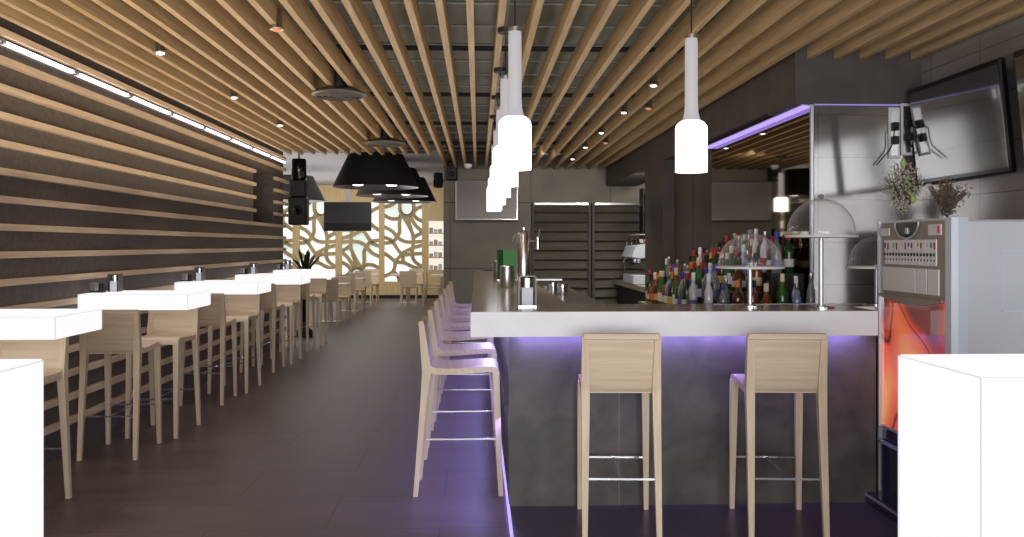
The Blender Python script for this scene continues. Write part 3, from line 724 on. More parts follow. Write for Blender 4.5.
def bottle(shape, glass, cap, labc, loc, lab, grp):
    key = (shape, glass, cap, labc)
    if key not in cache:
        r_ = empty('bottle', loc); prof, top = SH[shape]
        MB().lathe(prof, n=14).build('glass', G[glass], r_)
        rn, hn = prof[-1]
        MB().lathe([(rn + 0.003, hn - 0.03), (rn + 0.004, hn - 0.03 + 0.002), (rn + 0.004, top), (rn, top + 0.002)], n=12).build('cap', C_[cap], r_)
        rb = prof[2][0] + 0.0012; zz = prof[2][1]
        if shape != 'round': MB().lathe([(rb, 0.045), (rb, zz * 0.62)], n=14, cap=False).build('paper_label', LB[labc], r_)
        else: MB().lathe([(0.0575, 0.035), (0.0575, 0.085)], n=14, cap=False).build('paper_label', LB[labc], r_)
        cache[key] = r_; o = r_
    else:
        o = dup(cache[key])
    o.location = loc; sc_ = random.uniform(0.86, 1.08); o.scale = (min(sc_, 1.0) * 0.97,) * 2 + (sc_,); o.rotation_euler = (0, 0, random.uniform(0, 6)); tag(o, lab, 'bottle', grp)
kinds = [('tall', 'dark green', 'red', 'white'), ('slim', 'clear', 'silver', 'white'), ('square', 'amber', 'black', 'cream'), ('tall', 'dark green', 'black', 'cream'), ('round', 'brown', 'black', 'cream'),
         ('slim', 'white', 'white', 'blue'), ('tall', 'clear', 'blue', 'blue'), ('square', 'clear', 'silver', 'red'), ('tall', 'brown', 'orange', 'yellow'), ('round', 'amber', 'cream', 'orange'),
         ('slim', 'dark green', 'black', 'gold'), ('tall', 'blue', 'silver', 'white'), ('square', 'brown', 'red', 'white'), ('slim', 'green', 'cream', 'white'), ('tall', 'white', 'silver', 'red'), ('tall', 'black', 'gold', 'white')]
rows = [(1.60, 0.951, 'front row on the pale shelf'), (1.745, 1.031, 'second row on a low riser'), (1.965, 1.131, 'front of lower step'), (2.08, 1.131, 'back of lower step'), (2.22, 1.271, 'front of top step'), (2.335, 1.271, 'back of top step')]
for ri, (x, z, rn) in enumerate(rows):
    y = 8.12 - 0.03 * ri; c = 0
    while y > 6.45:
        c += 1
        kd = random.choice(kinds)
        if ri == 0: kd = {1: kinds[0], 2: kinds[4], 3: kinds[9], 4: kinds[8], 5: kinds[13]}.get(c, kd)
        if ri in (0, 1) and y < 7.1: kd = random.choice([kinds[5], kinds[0], kinds[13], kinds[6], kinds[1]])
        bottle(*kd, (x + random.uniform(-0.008, 0.008), y, z), '%s %s bottle, %s cap, %s from far end, %s' % (kd[0], kd[1], kd[2], ORD[c], rn), 'bottles on the back bar')
        y -= random.uniform(0.108, 0.128)
for rr, yy in ((0, 6.05), (1, 6.2)):
    x = 1.60 + 0.05 * rr; c = 0
    while x < 2.36:
        c += 1
        kd = [kinds[q] for q in ((5, 6, 8, 2, 9, 13, 11, 1, 14), (4, 1, 6, 11, 3, 12, 5, 10, 7))[rr]][(c - 1) % 9]
        bottle(*kd, (x, yy, 0.951), '%s %s bottle with %s cap, %s from the left, %s row near bar' % (kd[0], kd[1], kd[2], ORD[c], ['front', 'second'][rr]), 'bottles on the back bar')
        x += 0.101 if kd[0] != 'round' else 0.113
# chrome corner post
t = empty('chrome_post', (XM - 0.03, YS - 0.03, 0)); tag(t, 'slim chrome post at the corner of the mirror and tiled wall', 'post')
B(-0.012, 0.012, -0.012, 0.012, 0, ZS - 0.01, 0.003).build('post', 'alu', t); B(-0.03, 0.03, -0.03, 0.03, 0, 0.01).build('foot_plate', 'alu', t)
# purple soffit led
t = empty('violet_led_profile', (XM - 0.05, 0, ZS - 0.012)); tag(t, 'violet LED line under the soffit along the top of the mirror', 'led strip')
B(-0.035, 0.035, YS + 0.03, 9.1, 0.003, 0.011).build('profile', 'alu', t); B(-0.03, 0.03, YS + 0.03, 9.1, -0.012, 0.003).build('diffuser', 'purple_soft', t)
t = B(XM, XR - 0.15, YS - 0.012, YS - 0.002, ZS - 0.010, ZS - 0.002).build('violet_led_profile', 'purple_dim'); tag(t, 'thin violet LED line along the top of the glossy tiled wall', 'led strip')

# ------------------------------------------------------------------ coffee station in the passage
t = empty('coffee_counter', (2.9, 14.0, 0)); tag(t, 'dark side counter with light wooden top holding the coffee machine', 'counter')
B(-0.40, 0.5, -1.8, 1.7, 0, 0.78).build('cabinet', 'black', t); B(-0.45, 0.5, -1.9, 1.78, 0.78, 0.86).build('top', 'slab_top', t)
t = empty('espresso_machine', (2.66, 14.2, 0.861)); tag(t, 'chrome espresso machine with cups on top in the passage behind the bar', 'coffee machine')
B(-0.2, 0.25, -0.42, 0.42, 0.0, 0.12, 0.01).build('drip_base', 'post_paint', t)
B(0.02, 0.25, -0.42, 0.42, 0.12, 0.42).build('back_body', 'chrome', t)
MB().prism([(-0.22, 0.36), (-0.16, 0.5), (0.25, 0.55), (0.25, 0.40), (-0.1, 0.34)], -0.42, 0.42, 'y').build('hood', 'post_paint', t)
for q in (-0.2, 0.1):
    g_ = MB().lathe([(0.035, 0), (0.035, 0.05)], (-0.08, q, 0.28), 14).build('group_head', 'chrome', t)
    MB().tube([(-0.1, q, 0.28), (-0.26, q, 0.25)], 0.013, 8).build('filter_handle', 'black', g_)
MB().tube([(-0.15, 0.33, 0.36), (-0.2, 0.35, 0.3), (-0.18, 0.36, 0.14)], 0.008, 8).build('steam_wand', 'chrome', t)
mb = MB()
for a, b in (((-0.15, -0.4), (0.22, -0.4)), ((-0.15, 0.4), (0.22, 0.4)), ((-0.15, -0.4), (-0.15, 0.4))): mb.tube([(a[0], a[1], 0.66), (b[0], b[1], 0.66)], 0.006, 6)
for a in ((-0.15, -0.4), (-0.15, 0), (-0.15, 0.4), (0.22, -0.4), (0.22, 0.4)): mb.tube([(a[0], a[1], 0.5), (a[0], a[1], 0.66)], 0.006, 6)
mb.build('cup_rail', 'chrome', t)
for q in range(5):
    c_ = MB().lathe([(0.02, 0), (0.034, 0.03), (0.036, 0.06), (0.033, 0.06), (0.018, 0.01)], n=14).build('coffee_cup', 'vm_white' if q != 2 else 'red', None, (2.72 + 0.02, 14.3 - 0.32 + 0.14 * q, 0.861 + 0.535))
    tag(c_, '%s coffee cup on the espresso machine, %s from the near end' % ('red' if q == 2 else 'white', ORD[q + 1]), 'cup', 'cups on the espresso machine')
em = bpy.data.objects['espresso_machine']; em.scale = (1.15, 1.15, 1.2)
for o_ in bpy.data.objects:
    if o_.name.startswith('coffee_cup'): o_.location.z = 0.861 + 0.55 * 1.2 - 0.005; o_.location.x = 2.70; o_.location.y = 14.2 + (o_.location.y - 14.3) * 1.1
# tall shelf behind with bits
t = empty('tall_shelf', (ux(646, 15.0) + 0.12, 15.1, 0.861)); tag(t, 'tall black shelf against the wall behind the espresso machine', 'shelf')
B(-0.14, 0.2, 0.3, 0.33, 0, 1.6).build('back_panel', 'black', t)
for q in range(5): B(-0.14, 0.2, 0.0, 0.3, 0.3 + 0.3 * q, 0.32 + 0.3 * q).build('shelf_board', 'black', t)
B(-0.155, -0.14, 0, 0.33, 0, 1.6).build('side_panel', 'black', t); B(0.2, 0.215, 0, 0.33, 0, 1.6).build('side_panel', 'black', t)
# purple downlight there
t = empty('violet_led_profile', (2.75, 15.4, 2.78)); tag(t, 'small violet lamp above the shutter in the passage', 'led lamp')
B(-0.1, 0.1, -0.05, 0.05, 0, 0.02).build('diffuser', 'purple_soft', t); B(-0.12, 0.12, -0.07, 0.07, 0.02, 0.34).build('housing', 'black', t)

# ------------------------------------------------------------------ pendant lamps
def pendant(x, y, zb_=1.845):
    r_ = empty('pendant_lamp', (x, y, zb_))
    R = 0.08
    MB().lathe([(0.06, 0.0), (R, 0.002), (R, 0.222), (0.077, 0.236), (0.068, 0.248), (0.052, 0.260)], n=32).build('shade', 'lamp', r_)
    MB().lathe([(0.052, 0.258), (0.041, 0.275), (0.035, 0.305), (0.0325, 0.35), (0.032, 0.66), (0.028, 0.675)], n=24).build('neck', 'lamp_neck', r_)
    MB().tube([(0, 0, 0.67), (0, 0, ZC - zb_ - 0.02)], 0.004, 6).build('cable', 'black', r_)
    MB().lathe([(0.035, 0.0), (0.035, 0.02)], (0, 0, 0.675), 16).build('neck_cap', 'steel', r_)
    MB().lathe([(0.05, ZC - zb_ - 0.03), (0.05, ZC - zb_)], n=16).build('ceiling_rose', 'black', r_)
    return r_
pl = pendant(0.18, 4.29)
tag(pl, 'glowing white bottle-shaped pendant lamp, nearest of the row over the left arm of the bar', 'pendant lamp', 'pendant lamps over the bar')
for i, y in enumerate((5.52, 6.78, 8.03, 9.25)):
    o = dup(pl); o.location = (0.172, y, 1.845)
    tag(o, 'glowing white bottle-shaped pendant lamp over the left arm of the bar, %s of the row' % ['second', 'third', 'fourth', 'farthest'][i], 'pendant lamp', 'pendant lamps over the bar')
o = dup(pl); o.location = (1.075, 4.40, 1.845); tag(o, 'glowing white bottle-shaped pendant lamp hanging alone over the bar front', 'pendant lamp', 'pendant lamps over the bar')

o = dup(pl); o.location = (0.24, 13.3, 1.99); o.scale = (1.35, 1.35, 1.0)
for c_ in o.children: pass
tag(o, 'wider glowing pendant lamp at the far end of the bar, seen mainly in the mirror', 'pendant lamp', 'pendant lamps over the bar')
o.scale.z = (ZC - 1.99) / (ZC - 1.845)

# ------------------------------------------------------------------ ceiling vents
for (u, Y, R, lab) in ((339, 7.75, 0.24, 'nearer round slotted air diffuser under the battens'), (385, 11.45, 0.27, 'farther round slotted air diffuser above the big black shades')):
    r_ = empty('air_diffuser', (ux(u, Y), Y, ZC - 0.05)); tag(r_, lab, 'air diffuser', 'round air diffusers')
    MB().lathe([(R * 0.97, 0.02), (R, 0.012), (R, 0.004), (R * 0.93, -0.004)], n=40).lathe([(R * 0.7, 0.05), (R * 0.97, 0.02)], n=40).build('rim', 'dark_steel', r_)
    mb = MB()
    for q in range(4): mb.lathe([(R * (0.88 - q * 0.2), -0.004), (R * (0.80 - q * 0.2), -0.022), (R * (0.76 - q * 0.2), -0.010)], n=32, cap=False)
    mb.lathe([(R * 0.1, -0.012), (R * 0.06, -0.02)], n=16); mb.build('rings', 'soffit', r_)
    MB().lathe([(0.1, 0.045), (0.1, ZV - ZC + 0.049)], n=20).build('duct', 'black', r_)
# spotlights
def spot(x, y, lab, warm=False, i=0):
    r_ = empty('spotlight', (x, y, ZC)); tag(r_, lab, 'spotlight', 'spotlights between the battens')
    MB().lathe([(0.032, 0.10), (0.034, 0.0), (0.045, -0.02), (0.042, -0.028)], n=16).build('housing', 'steel', r_)
    MB().lathe([(0.03, -0.022), (0.025, -0.035), (0.008, -0.04)], n=14).build('bulb', 'glow_orange' if warm else 'bulb', r_)
for i, (u, v) in enumerate(((657, 81), (629, 109), (604, 130), (587, 145), (574, 157))):
    Y = 881 * (ZC - H) / (245 - v); spot(1.467, Y, 'small chrome spotlight between battens right of the aisle, %s from camera' % ORD[i + 1])
for i, Y in enumerate((8.3, 11.2)):
    spot(1.67, Y + 0.25, 'small orange-lensed sensor between the right-hand battens, %s from the camera' % ORD[i + 1], True)
for i, Y in enumerate((6.2, 8.05, 9.9)):
    spot(-2.205, Y, 'small chrome spotlight between the left-hand battens, %s from the camera' % ORD[i + 1])
spot(-1.245, 5.5, 'orange-lensed fitting between battens left of the nearer diffuser', True)

# ------------------------------------------------------------------ big black shades in the far room
def big_shade(x, y, lab, rb=0.71, rt=0.45, z0=2.43, z1=2.97):
    r_ = empty('drum_pendant', (x, y, z0)); h = z1 - z0; tag(r_, lab, 'pendant lamp', 'big black shades')
    MB().lathe([(rb, 0), (rt, h)], n=48, cap=False).build('shade', 'shade', r_)
    MB().lathe([(rb - 0.008, 0.0), (rt - 0.008, h - 0.004), (0.02, h - 0.004)], n=48, cap=False).build('lining', 'silverin', r_)
    MB().lathe([(0.0725, -0.0), (0.11, 0.03), (0.11, 0.1), (0.05, 0.16)], (-0.3, 0, 0.03), 20).build('bulb', 'bulb', r_); MB().lathe([(0.07, 0.0), (0.11, 0.03), (0.11, 0.1), (0.05, 0.16)], (0.25, 0.1, 0.03), 20).build('bulb', 'bulb', r_)
    MB().tube([(-0.3, 0, 0.15), (0, 0, h - 0.01), (0.25, 0.1, 0.15)], 0.01, 6).build('lamp_arm', 'black', r_)
    MB().tube([(0, 0, h - 0.01), (0, 0, ZV + 0.02 - z0)], 0.01, 6).build('stem', 'black', r_)
big_shade(ux(376, 14.6), 14.6, 'huge black drum shade with silver lining, nearest of the three in line')
big_shade(ux(392.5, 17.2), 17.2, 'huge black drum shade, middle of the three in line')
big_shade(ux(404.5, 19.6), 19.6, 'huge black drum shade, farthest of the three in line')
big_shade(ux(292, 19.2), 19.2, 'huge black drum shade at the far left, half hidden by the hanging speakers')
# hanging television
t = empty('hanging_television', (ux(347.5, 21), 21, vz(347, 231, 21))); tag(t, 'black flat television hanging from the ceiling in front of the lattice wall', 'television')
w_ = (ux(371, 21) - ux(323.5, 21)) / 2
B(-w_, w_, 0, 0.07, 0, 0.69, 0.012).build('housing', 'black', t); B(-w_ + 0.02, w_ - 0.02, -0.004, 0, 0.03, 0.66).build('screen_glass', 'screen_matt', t)
B(-0.05, 0.05, 0.07, 0.1, 0.3, ZV - vz(347, 231, 21) + 0.02).build('ceiling_pole', 'steel', t)
# hanging line speaker by the wall end
yS = 13.75
t = empty('hanging_speaker', (ux(299, yS), yS, vz(299, 225, yS))); tag(t, 'black speaker stack hanging at the end of the battened wall', 'speaker')
hS = vz(299, 159, yS) - vz(299, 225, yS)
MB().lathe([(0.10, hS - 0.32), (0.115, hS - 0.3), (0.115, hS - 0.03), (0.10, hS)], n=24).build('upper_drum', 'glossblack', t)
B(-0.15, 0.13, -0.1, 0.15, 0.0, hS * 0.42, 0.02).build('lower_cabinet', 'black', t)
B(-0.12, 0.12, -0.08, 0.12, hS * 0.42, hS - 0.32, 0.02).build('middle_cabinet', 'black', t)
MB().lathe([(0.07, 0.0), (0.075, -0.005), (0.03, 0.0)], (0, -0.102, hS * 0.22), 18, axis='y').build('woofer', 'glossblack', t)
MB().tube([(0, 0, hS), (0, 0, ZV + 0.02 - vz(299, 225, yS))], 0.012, 8).build('hanger', 'black', t)

# ------------------------------------------------------------------ far room furniture
def dining_chair():
    r_ = empty('dining_chair', (0, 0, 0)); W = 0.20
    B(-W, W, -0.19, 0.2, 0.43, 0.46, 0.008).build('seat', 'oak_x', r_)
    MB().prism([(-0.17, 0.45), (-0.20, 0.84), (-0.225, 0.845), (-0.20, 0.45)], -W, W, 'x').build('backrest', 'oak_x', r_)
    for s in (-1, 1):
        MB().frustum((s * (W - 0.015), -0.23, 0), 0.025, 0.025, (s * (W - 0.02), -0.18, 0.46), 0.038, 0.04).build('leg', 'oak_z', r_)
        MB().frustum((s * (W - 0.015), 0.20, 0), 0.025, 0.025, (s * (W - 0.02), 0.18, 0.43), 0.038, 0.036).build('leg', 'oak_z', r_)
    return r_
dc = dining_chair(); dcu = []
def chair(x, y, rz, lab):
    o = dc if not dcu else dup(dc); dcu.append(1); o.location = (x, y, 0); o.rotation_euler = (0, 0, rz); tag(o, lab, 'chair', 'low chairs in the far room')
def far_table(x, y, w, dpt, lab, z=0.74):
    r_ = empty('pedestal_table', (x, y, 0)); tag(r_, lab, 'table', 'pedestal tables in the far room')
    B(-w / 2, w / 2, -dpt / 2, dpt / 2, z - 0.05, z, 0.004).build('table_top', 'pale_top', r_)
    MB().tube([(0, 0, 0.01), (0, 0, z - 0.05)], 0.03, 14).build('pedestal', 'chrome', r_)
    B(-0.2, 0.2, -0.2, 0.2, 0, 0.012, 0.003).build('base', 'steel', r_)
M['pale_top'] = mat('pale_table_top', srgb(214, 204, 186), 0.35)
rowT = [(ux(334, 17.1), 17.1), (ux(351, 19.8), 19.8), (ux(367, 22.6), 22.6)]
for i, (x, y) in enumerate(rowT):
    far_table(x - 0.05, y, 0.7, 0.6, 'pale pedestal table in the far room, %s of the left line' % ORD[i + 1])
    chair(x, y - 0.55, 0, 'oak chair on the near side of the %s pedestal table in the far left line' % ORD[i + 1])
    chair(x + 0.02, y + 0.55, PI, 'oak chair on the far side of the %s pedestal table in the far left line' % ORD[i + 1])
for i, (x, y) in enumerate(rowT[1:]):
    condiment(x - 0.15, y, 0.7405, 'tiny dark condiment holder on the %s pedestal table of the left line' % ORD[i + 2], 'condiment holders in the far room')
xt = ux(419, 22.6)
far_table(xt - 0.3, 22.6, 0.8, 0.6, 'pale pedestal table in front of the right lattice panel')
chair(ux(409.5, 21.9), 21.75, 0, 'oak chair seen from behind at the table before the right lattice panel')
chair(ux(415, 22.9), 23.2, PI, 'oak chair behind the table before the right lattice panel')
condiment(ux(400, 22.5) + 0.02, 22.6, 0.7405, 'tiny dark condiment holder on the table before the right lattice panel', 'condiment holders in the far room')
chair(ux(432, 21.2), 21.2, -PI / 2 + 0.1, 'oak chair seen sideways near the lit niche, nearer one')
chair(ux(434, 23.2), 23.2, -PI / 2, 'oak chair seen sideways near the lit niche, farther one')
far_table(XBK - 0.30, 22.1, 0.5, 0.8, 'pale pedestal table against the side wall by the lit niche')
# plant in tall black stand
yp = 14.3
t = empty('potted_plant', (ux(305, yp), yp, 0)); tag(t, 'spiky dark-leaved plant in a tall black planter at the end of the wall', 'potted plant')
MB().lathe([(0.15, 0), (0.16, 0.02), (0.13, 0.10), (0.05, 0.16), (0.045, 0.6), (0.13, 0.75), (0.15, 1.02), (0.13, 1.02)], n=24).build('planter', 'glossblack', t)
mb = MB()
for q in range(34):
    a = random.uniform(0, 2 * PI); ln = random.uniform(0.36, 0.56); tilt = random.uniform(0.15, 1.15); w = 0.032
    p = Vector((0, 0, 1.0)); dv = Vector((math.cos(a) * math.sin(tilt), math.sin(a) * math.sin(tilt), math.cos(tilt))); sd = Vector((-math.sin(a), math.cos(a), 0)); vs = []
    for j in range(6):
        tt = j / 5; pos = p + dv * ln * tt + Vector((0, 0, -0.12 * tt * tt * tilt)); ww = w * (1 - tt) ** 0.5 * (0.6 + tt) + 0.001
        vs += [pos - sd * ww, pos + sd * ww]
    mb.add(vs, [(2 * j, 2 * j + 1, 2 * j + 3, 2 * j + 2) for j in range(5)], True)
mb.build('leaves', 'leaf', t)

# ------------------------------------------------------------------ cigarette machine
MX, MY0, MY1, MZ = 2.325, 4.285, 5.02, 1.615
t = empty('vending_machine', (MX, MY0, 0)); tag(t, 'tall grey column-select vending machine with glowing orange picture front', 'vending machine')
dy = MY1 - MY0
B(0.03, 0.62, -0.035, dy - 0.01, 0.05, MZ - 0.01, 0.01).build('cabinet', 'vm_grey', t)
MB().prism([(0.0, -0.045), (0.03, -0.055), (0.085, -0.045), (0.085, 0.0), (0.0, 0.012)], 0.05, MZ, 'z').build('corner_post', 'post_paint', t)
B(-0.012, 0.02, dy - 0.018, dy, 0.05, MZ, 0.003).build('edge_trim', 'alu', t)
zc0 = 1.19
fp = B(0.0, 0.03, 0.012, dy - 0.018, zc0, MZ - 0.012).build('control_panel', 'vm_taupe', t)
# arc lip under the control panel
pts = [(0.03, zc0)] + [(0.03 + (dy - 0.05) * q / 12, zc0 - 0.035 * math.sin(PI * q / 12)) for q in range(1, 12)] + [(dy - 0.018, zc0)]
pts2 = pts + [(dy - 0.018, zc0 + 0.01), (0.03, zc0 + 0.01)]
MB().prism(pts2, -0.012, 0.0, 'x').build('lip', 'vm_taupe', t)
B(-0.004, 0.0, 0.02, dy - 0.01, MZ - 0.012, MZ).build('top_trim', 'alu', t)
cen = dy * 0.53
arc = [(cen + 0.13 * math.cos(PI + PI * q / 16), MZ - 0.016 + 0.085 * math.sin(PI + PI * q / 16)) for q in range(17)]
c_ = MB().prism(arc, -0.006, 0.001, 'x').build('round_window', 'glossblack', t)
mb = MB()
arc2 = [(-0.009, a, b) for a, b in arc]; mb.tube(arc2, 0.006, 6); mb.build('window_rim', 'alu', c_)
B(-0.012, -0.006, cen - 0.012, cen + 0.012, MZ - 0.075, MZ - 0.045).build('lock', 'alu', c_)
# 17 selection strips
for q in range(17):
    y0 = 0.09 + q * (dy - 0.16) / 17
    w = (dy - 0.16) / 17 * 0.72
    s_ = B(-0.006, 0.0, y0, y0 + w, 1.372, 1.507).build('selection_strip', 'vm_white', t)
    B(-0.008, -0.006, y0 + w * 0.2, y0 + w * 0.75, 1.455 + 0.008 * (q % 3), 1.49).build('brand_patch', LB[['red', 'blue', 'cream', 'white', 'red', 'gold', 'white', 'red'][q % 8]], s_)
    B(-0.012, -0.006, y0 + w * 0.28, y0 + w * 0.72, 1.420, 1.436).build('button', 'vm_dark', s_)
    B(-0.008, -0.004, y0 + w * 0.3, y0 + w * 0.7, 1.395, 1.404).build('lamp_dot', 'vm_dark', s_)
B(-0.006, 0, 0.04, 0.17, 1.528, 1.585, 0.002).build('price_display', 'vm_white', t)
B(-0.010, -0.004, 0.055, 0.068, 1.54, 1.575).build('coin_slot', 'red', t)
B(-0.008, 0, dy - 0.14, dy - 0.04, 1.53, 1.575, 0.003).build('note_reader', 'vm_white', t)
for (a, b) in ((0.06, 0.17), (0.18, 0.29), (0.30, dy - 0.06)):
    B(-0.008, 0, a, b, 1.222, 1.356, 0.003).build('notice_card', 'vm_white', t)
MB().box(0.006, 0.03, 0.012, dy - 0.018, 0.44, zc0).build('picture_panel', 'poster', t)
B(0.0, 0.03, 0.012, dy - 0.018, 0.06, 0.36).build('lower_panel', 'vm_dark', t)
B(-0.02, 0.03, 0.012, dy - 0.018, 0.345, 0.36).build('tray_lip', 'alu', t)
B(0.012, 0.03, 0.012, dy - 0.018, 0.36, 0.44).build('tray_recess', 'vm_dark', t)
B(-0.002, 0.03, 0.012, dy - 0.018, 0.432, 0.446).build('tray_frame', 'alu', t)
MB().prism([(-0.10, 0.0), (-0.10, 0.045), (-0.085, 0.06), (0.6, 0.06), (0.6, 0.0)], -0.06, dy + 0.0, 'y').build('plinth', 'vm_dark', t)
B(-0.103, -0.098, -0.06, dy, 0.04, 0.055).build('plinth_trim', 'alu', t)
mb = MB()
for a, b in (((0.26, 1.15), (0.5, 1.15)), ((0.26, 1.45), (0.5, 1.45))): mb.box(a[0], b[0], -0.038, -0.035, a[1], a[1] + 0.004)
mb.box(0.26, 0.264, -0.038, -0.035, 1.15, 1.45); mb.box(0.5, 0.504, -0.038, -0.035, 1.15, 1.454)
mb.build('service_hatch', 'post_paint', t)
t.location.z = 0.001

# plants on the machine
def bouquet(x, y, z, n_, hgt, spread, budm, lab, pale, seed):
    rd = random.Random(seed)
    r_ = empty('flower_arrangement', (x, y, z)); tag(r_, lab, 'plant', 'arrangements on the vending machine')
    MB().lathe([(0.035, 0), (0.038, 0.005), (0.038, 0.04), (0.03, 0.045)], n=18).build('vase', 'dome', r_)
    st = MB(); bu = MB(); lv = MB()
    for q in range(n_):
        a = rd.uniform(0, 2 * PI); s_ = rd.uniform(0.1, 1) * spread; hh = hgt * rd.uniform(0.55, 1.0) * (1 - 0.3 * s_ / spread)
        pts = [(math.cos(a) * s_ * tt ** 1.4, math.sin(a) * s_ * tt ** 1.4, 0.01 + hh * tt) for tt in (0, 0.35, 0.7, 1)]
        st.tube(pts, 0.0016, 4)
        for j in range(14):
            tt = rd.uniform(0.25, 1); b = 1.4
            p = Vector((math.cos(a) * s_ * tt ** b, math.sin(a) * s_ * tt ** b, 0.01 + hh * tt)) + Vector([rd.uniform(-0.022, 0.022) for _ in range(3)])
            rr = rd.uniform(0.003, 0.0065)
            bu.add([p + Vector((rr, 0, 0)), p + Vector((0, rr, 0)), p - Vector((rr, 0, 0)), p - Vector((0, rr, 0)), p + Vector((0, 0, rr)), p - Vector((0, 0, rr))],
                   [(0, 1, 4), (1, 2, 4), (2, 3, 4), (3, 0, 4), (1, 0, 5), (2, 1, 5), (3, 2, 5), (0, 3, 5)])
        for j in range(4):
            tt = rd.uniform(0.1, 0.85); p = Vector((math.cos(a) * s_ * tt ** 1.4, math.sin(a) * s_ * tt ** 1.4, 0.01 + hh * tt))
            dv = Vector((rd.uniform(-1, 1), rd.uniform(-1, 1), rd.uniform(0, 1))).normalized() * 0.035; sd = dv.cross(Vector((0, 0, 1))).normalized() * 0.008
            lv.add([p, p + dv * 0.5 + sd, p + dv, p + dv * 0.5 - sd], [(0, 1, 2, 3)])
    st.build('stems', 'twig', r_); tag(bu.build('buds', budm, r_), kind='stuff'); lv.build('leaves', 'leaf' if pale else 'twig', r_)
    if pale:
        for (dx, dz) in ((-0.02, 0.26), (0.0, 0.14), (0.035, 0.06)):
            c = Vector((dx, -0.05, dz + 0.03)); MB().lathe([(0.002, 0), (0.014, 0.015), (0.016, 0.03), (0.009, 0.05), (0.002, 0.058)], tuple(c), 10).build('pale_bloom', 'leaf_light', r_)
bouquet(2.385, 4.86, MZ + 0.003, 120, 0.36, 0.115, 'bud', 'airy bunch of white buds and pale green blooms on the vending machine, left one', True, 3)
bouquet(2.64, 4.86, MZ + 0.003, 80, 0.26, 0.12, 'drybud', 'dry brownish twig bunch on the vending machine, right one', False, 5)

# ------------------------------------------------------------------ televisions on right wall
def big_tv(yc, lab, ln=1.12):
    r_ = empty('television', (XR - 0.105, yc, 2.257)); r_.rotation_euler = (0, math.radians(-6), 0); tag(r_, lab, 'television', 'televisions on the glossy right wall')
    B(-0.0, 0.045, -ln / 2, ln / 2, -0.345, 0.345, 0.01).build('housing', 'glossblack', r_)
    B(-0.003, 0.0, -ln / 2 + 0.02, ln / 2 - 0.02, -0.31, 0.31).build('screen_glass', 'screen', r_)
    B(0.045, 0.1034, -0.12, 0.12, -0.035, 0.035).build('wall_bracket', 'black', r_)
big_tv(5.70, 'large black television tilted down on the glossy wall by the corner')
big_tv(4.45, 'large black television on the right wall nearer the camera, mostly out of view')
# sockets panels with cables
for i, (u, v0, v1) in enumerate(((895.5, 107, 158), (908, 103, 155))):
    Y = YS - 0.03; x = ux(u, Y); z1, z0 = vz(u, v0, Y), vz(u, v1, Y)
    r_ = empty('socket_panel', (x, YS - 0.001, z0)); tag(r_, 'tall narrow white-framed socket panel with black plug, %s of the two beside the television' % ['left', 'right'][i], 'socket panel', 'socket panels on the tiled wall')
    h = z1 - z0
    B(-0.042, 0.042, -0.012, 0, 0, h, 0.003).build('frame', 'vm_white', r_); B(-0.028, 0.028, -0.015, -0.012, 0.02, h - 0.02).build('socket_strip', 'steel', r_)
    for q in (0.35, 0.62): B(-0.022, 0.022, -0.05, -0.015, h * q - 0.03, h * q + 0.03, 0.006).build('plug', 'black', r_)
    s = 1 if i else -1
    MB().tube([(0, -0.05, h * 0.62), (-0.03, -0.07, h * 0.5), (-0.03, -0.06, h * 0.3), (0.03 if i else -0.05, -0.04, h * 0.15), (0.12 if i else -0.14, -0.03, 0.0 if i else -0.05)], 0.005, 6).build('cable', 'black', r_)

# ------------------------------------------------------------------ lights
def area(name, loc, rot, sx, sy, power, col=(1, 1, 1)):
    l = bpy.data.lights.new(name, 'AREA'); l.shape = 'RECTANGLE'; l.size = sx; l.size_y = sy; l.energy = power; l.color = col
    o = bpy.data.objects.new(name, l); COL.objects.link(o); o.location = loc; o.rotation_euler = rot; return o
# daylight through the shop front (normal pointing +Y)
area('daylight_left', (-1.7, YFR + 0.02, 1.45), (math.radians(90), 0, 0), 1.5, 2.3, 100, (0.95, 0.97, 1.0))
area('daylight_centre', (0.1, YFR + 0.02, 1.45), (math.radians(90), 0, 0), 1.5, 2.3, 100, (0.95, 0.97, 1.0))
area('daylight_right', (1.85, YFR + 0.02, 1.45), (math.radians(90), 0, 0), 1.4, 2.3, 100, (0.95, 0.97, 1.0))
# violet LED throw
area('violet_front', (1.2, BY0 - 0.05, 0.965), (math.radians(18), 0, 0), 2.0, 0.03, 9, (0.34, 0.27, 1.0))
area('violet_side', (BX0 - 0.06, 8.6, 0.965), (0, math.radians(-8), 0), 0.03, 7.2, 30, (0.40, 0.40, 1.0))
area('violet_floor', (BX0 - 0.03, 8.3, 0.45), (0, math.radians(42), 0), 0.04, 7.4, 24, (0.28, 0.22, 1.0)).data.spread = math.radians(100)
#area('violet_mirror', (XM - 0.05, 7.7, ZS - 0.04), (0, 0, 0), 0.04, 2.7, 4, (0.36, 0.25, 1.0))
area('violet_passage', (2.75, 15.3, 2.75), (math.radians(20), 0, 0), 0.3, 0.1, 3, (0.3, 0.2, 1.0))
# broad area light facing down over the far room
area('far_room', (-4.5, 19, 3.05), (0, 0, 0), 5, 8, 110, (1.0, 0.96, 0.9))
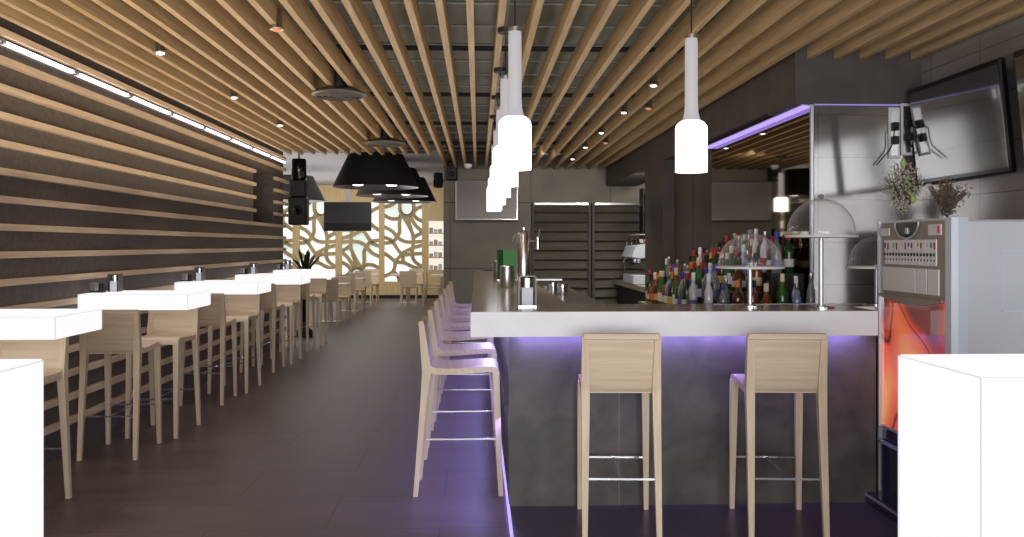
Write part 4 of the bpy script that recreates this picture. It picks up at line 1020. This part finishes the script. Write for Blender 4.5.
# added unseen fills facing up, brightening the battens and the far ceiling
area('fill_up_left', (-2.2, 6.0, 1.9), (math.radians(180), 0, 0), 0.8, 14, 66, (1.0, 0.82, 0.58))
area('fill_up_aisle', (-0.6, 6.5, 1.9), (math.radians(180), 0, 0), 1.6, 14, 36, (1.0, 0.9, 0.76))
area('fill_up_bar', (1.2, 6.5, 1.9), (math.radians(180), 0, 0), 1.2, 14, 24, (1.0, 0.9, 0.76))
area('fill_up_far', (-4.5, 19, 2.0), (math.radians(180), 0, 0), 5, 8, 85, (1.0, 0.97, 0.95))
area('passage', (3.6, 14, 2.9), (0, 0, 0), 1, 2, 40, (1.0, 0.95, 0.88))  # unseen fill added to lighten the coffee station

def spotl(x, y, e=18, col=(1.0, 0.88, 0.7)):
    l = bpy.data.lights.new('spot_beam', 'SPOT'); l.energy = e; l.spot_size = math.radians(95); l.spot_blend = 0.8; l.color = col; l.shadow_soft_size = 0.03
    o = bpy.data.objects.new('spot_beam', l); COL.objects.link(o); o.location = (x, y, ZC - 0.06)
for Y in (7.3, 8.8, 10.4, 12.0, 13.6): spotl(1.467, Y)
def wide(x, y, z, tx, ty, tz, e, ang=130, col=(1.0, 0.95, 0.88)):  # unseen fill spots added to brighten back walls, bar and coffee machine
    l = bpy.data.lights.new('fill_beam', 'SPOT'); l.energy = e; l.spot_size = math.radians(ang); l.spot_blend = 1.0; l.color = col; l.shadow_soft_size = 0.06
    o = bpy.data.objects.new('fill_beam', l); COL.objects.link(o); o.location = (x, y, z)
    o.rotation_euler = (Vector((tx, ty, tz)) - Vector((x, y, z))).to_track_quat('-Z', 'Y').to_euler()
wide(-2.0, 20.6, 3.05, -2.4, YB, 1.0, 130); wide(-5.0, 20.6, 3.05, -5.0, YB, 1.0, 130)
for Y in (7.0, 9.5, 12.0): wide(1.3, Y, 2.8, 1.3, Y + 1.0, 0, 50)
wide(0.9, 12.8, 2.78, 0.6, YF, 1.2, 48); wide(2.33, 12.6, 2.4, 2.8, 15.0, 0.9, 70)
for Y in (2.5, 4.35, 6.2, 8.05, 9.9, 11.8): spotl(-2.205, Y)

w = bpy.data.worlds.new('world'); S.world = w; w.use_nodes = True
bg = w.node_tree.nodes['Background']; bg.inputs[0].default_value = (0.9, 0.95, 1.0, 1); bg.inputs[1].default_value = 0.8

# ------------------------------------------------------------------ camera
cd = bpy.data.cameras.new('camera'); cam = bpy.data.objects.new('camera', cd); COL.objects.link(cam)
cam.location = (0, 0, H); cam.rotation_euler = (math.radians(90), 0, -YAW)
cd.sensor_width = 36; cd.lens = 36 * FPX / 1024; cd.shift_y = -23.5 / 1024; cd.clip_start = 0.05
S.camera = cam
S.view_settings.view_transform = 'Standard'; S.view_settings.look = 'None'; S.view_settings.exposure = 0.13; S.view_settings.gamma = 1.0
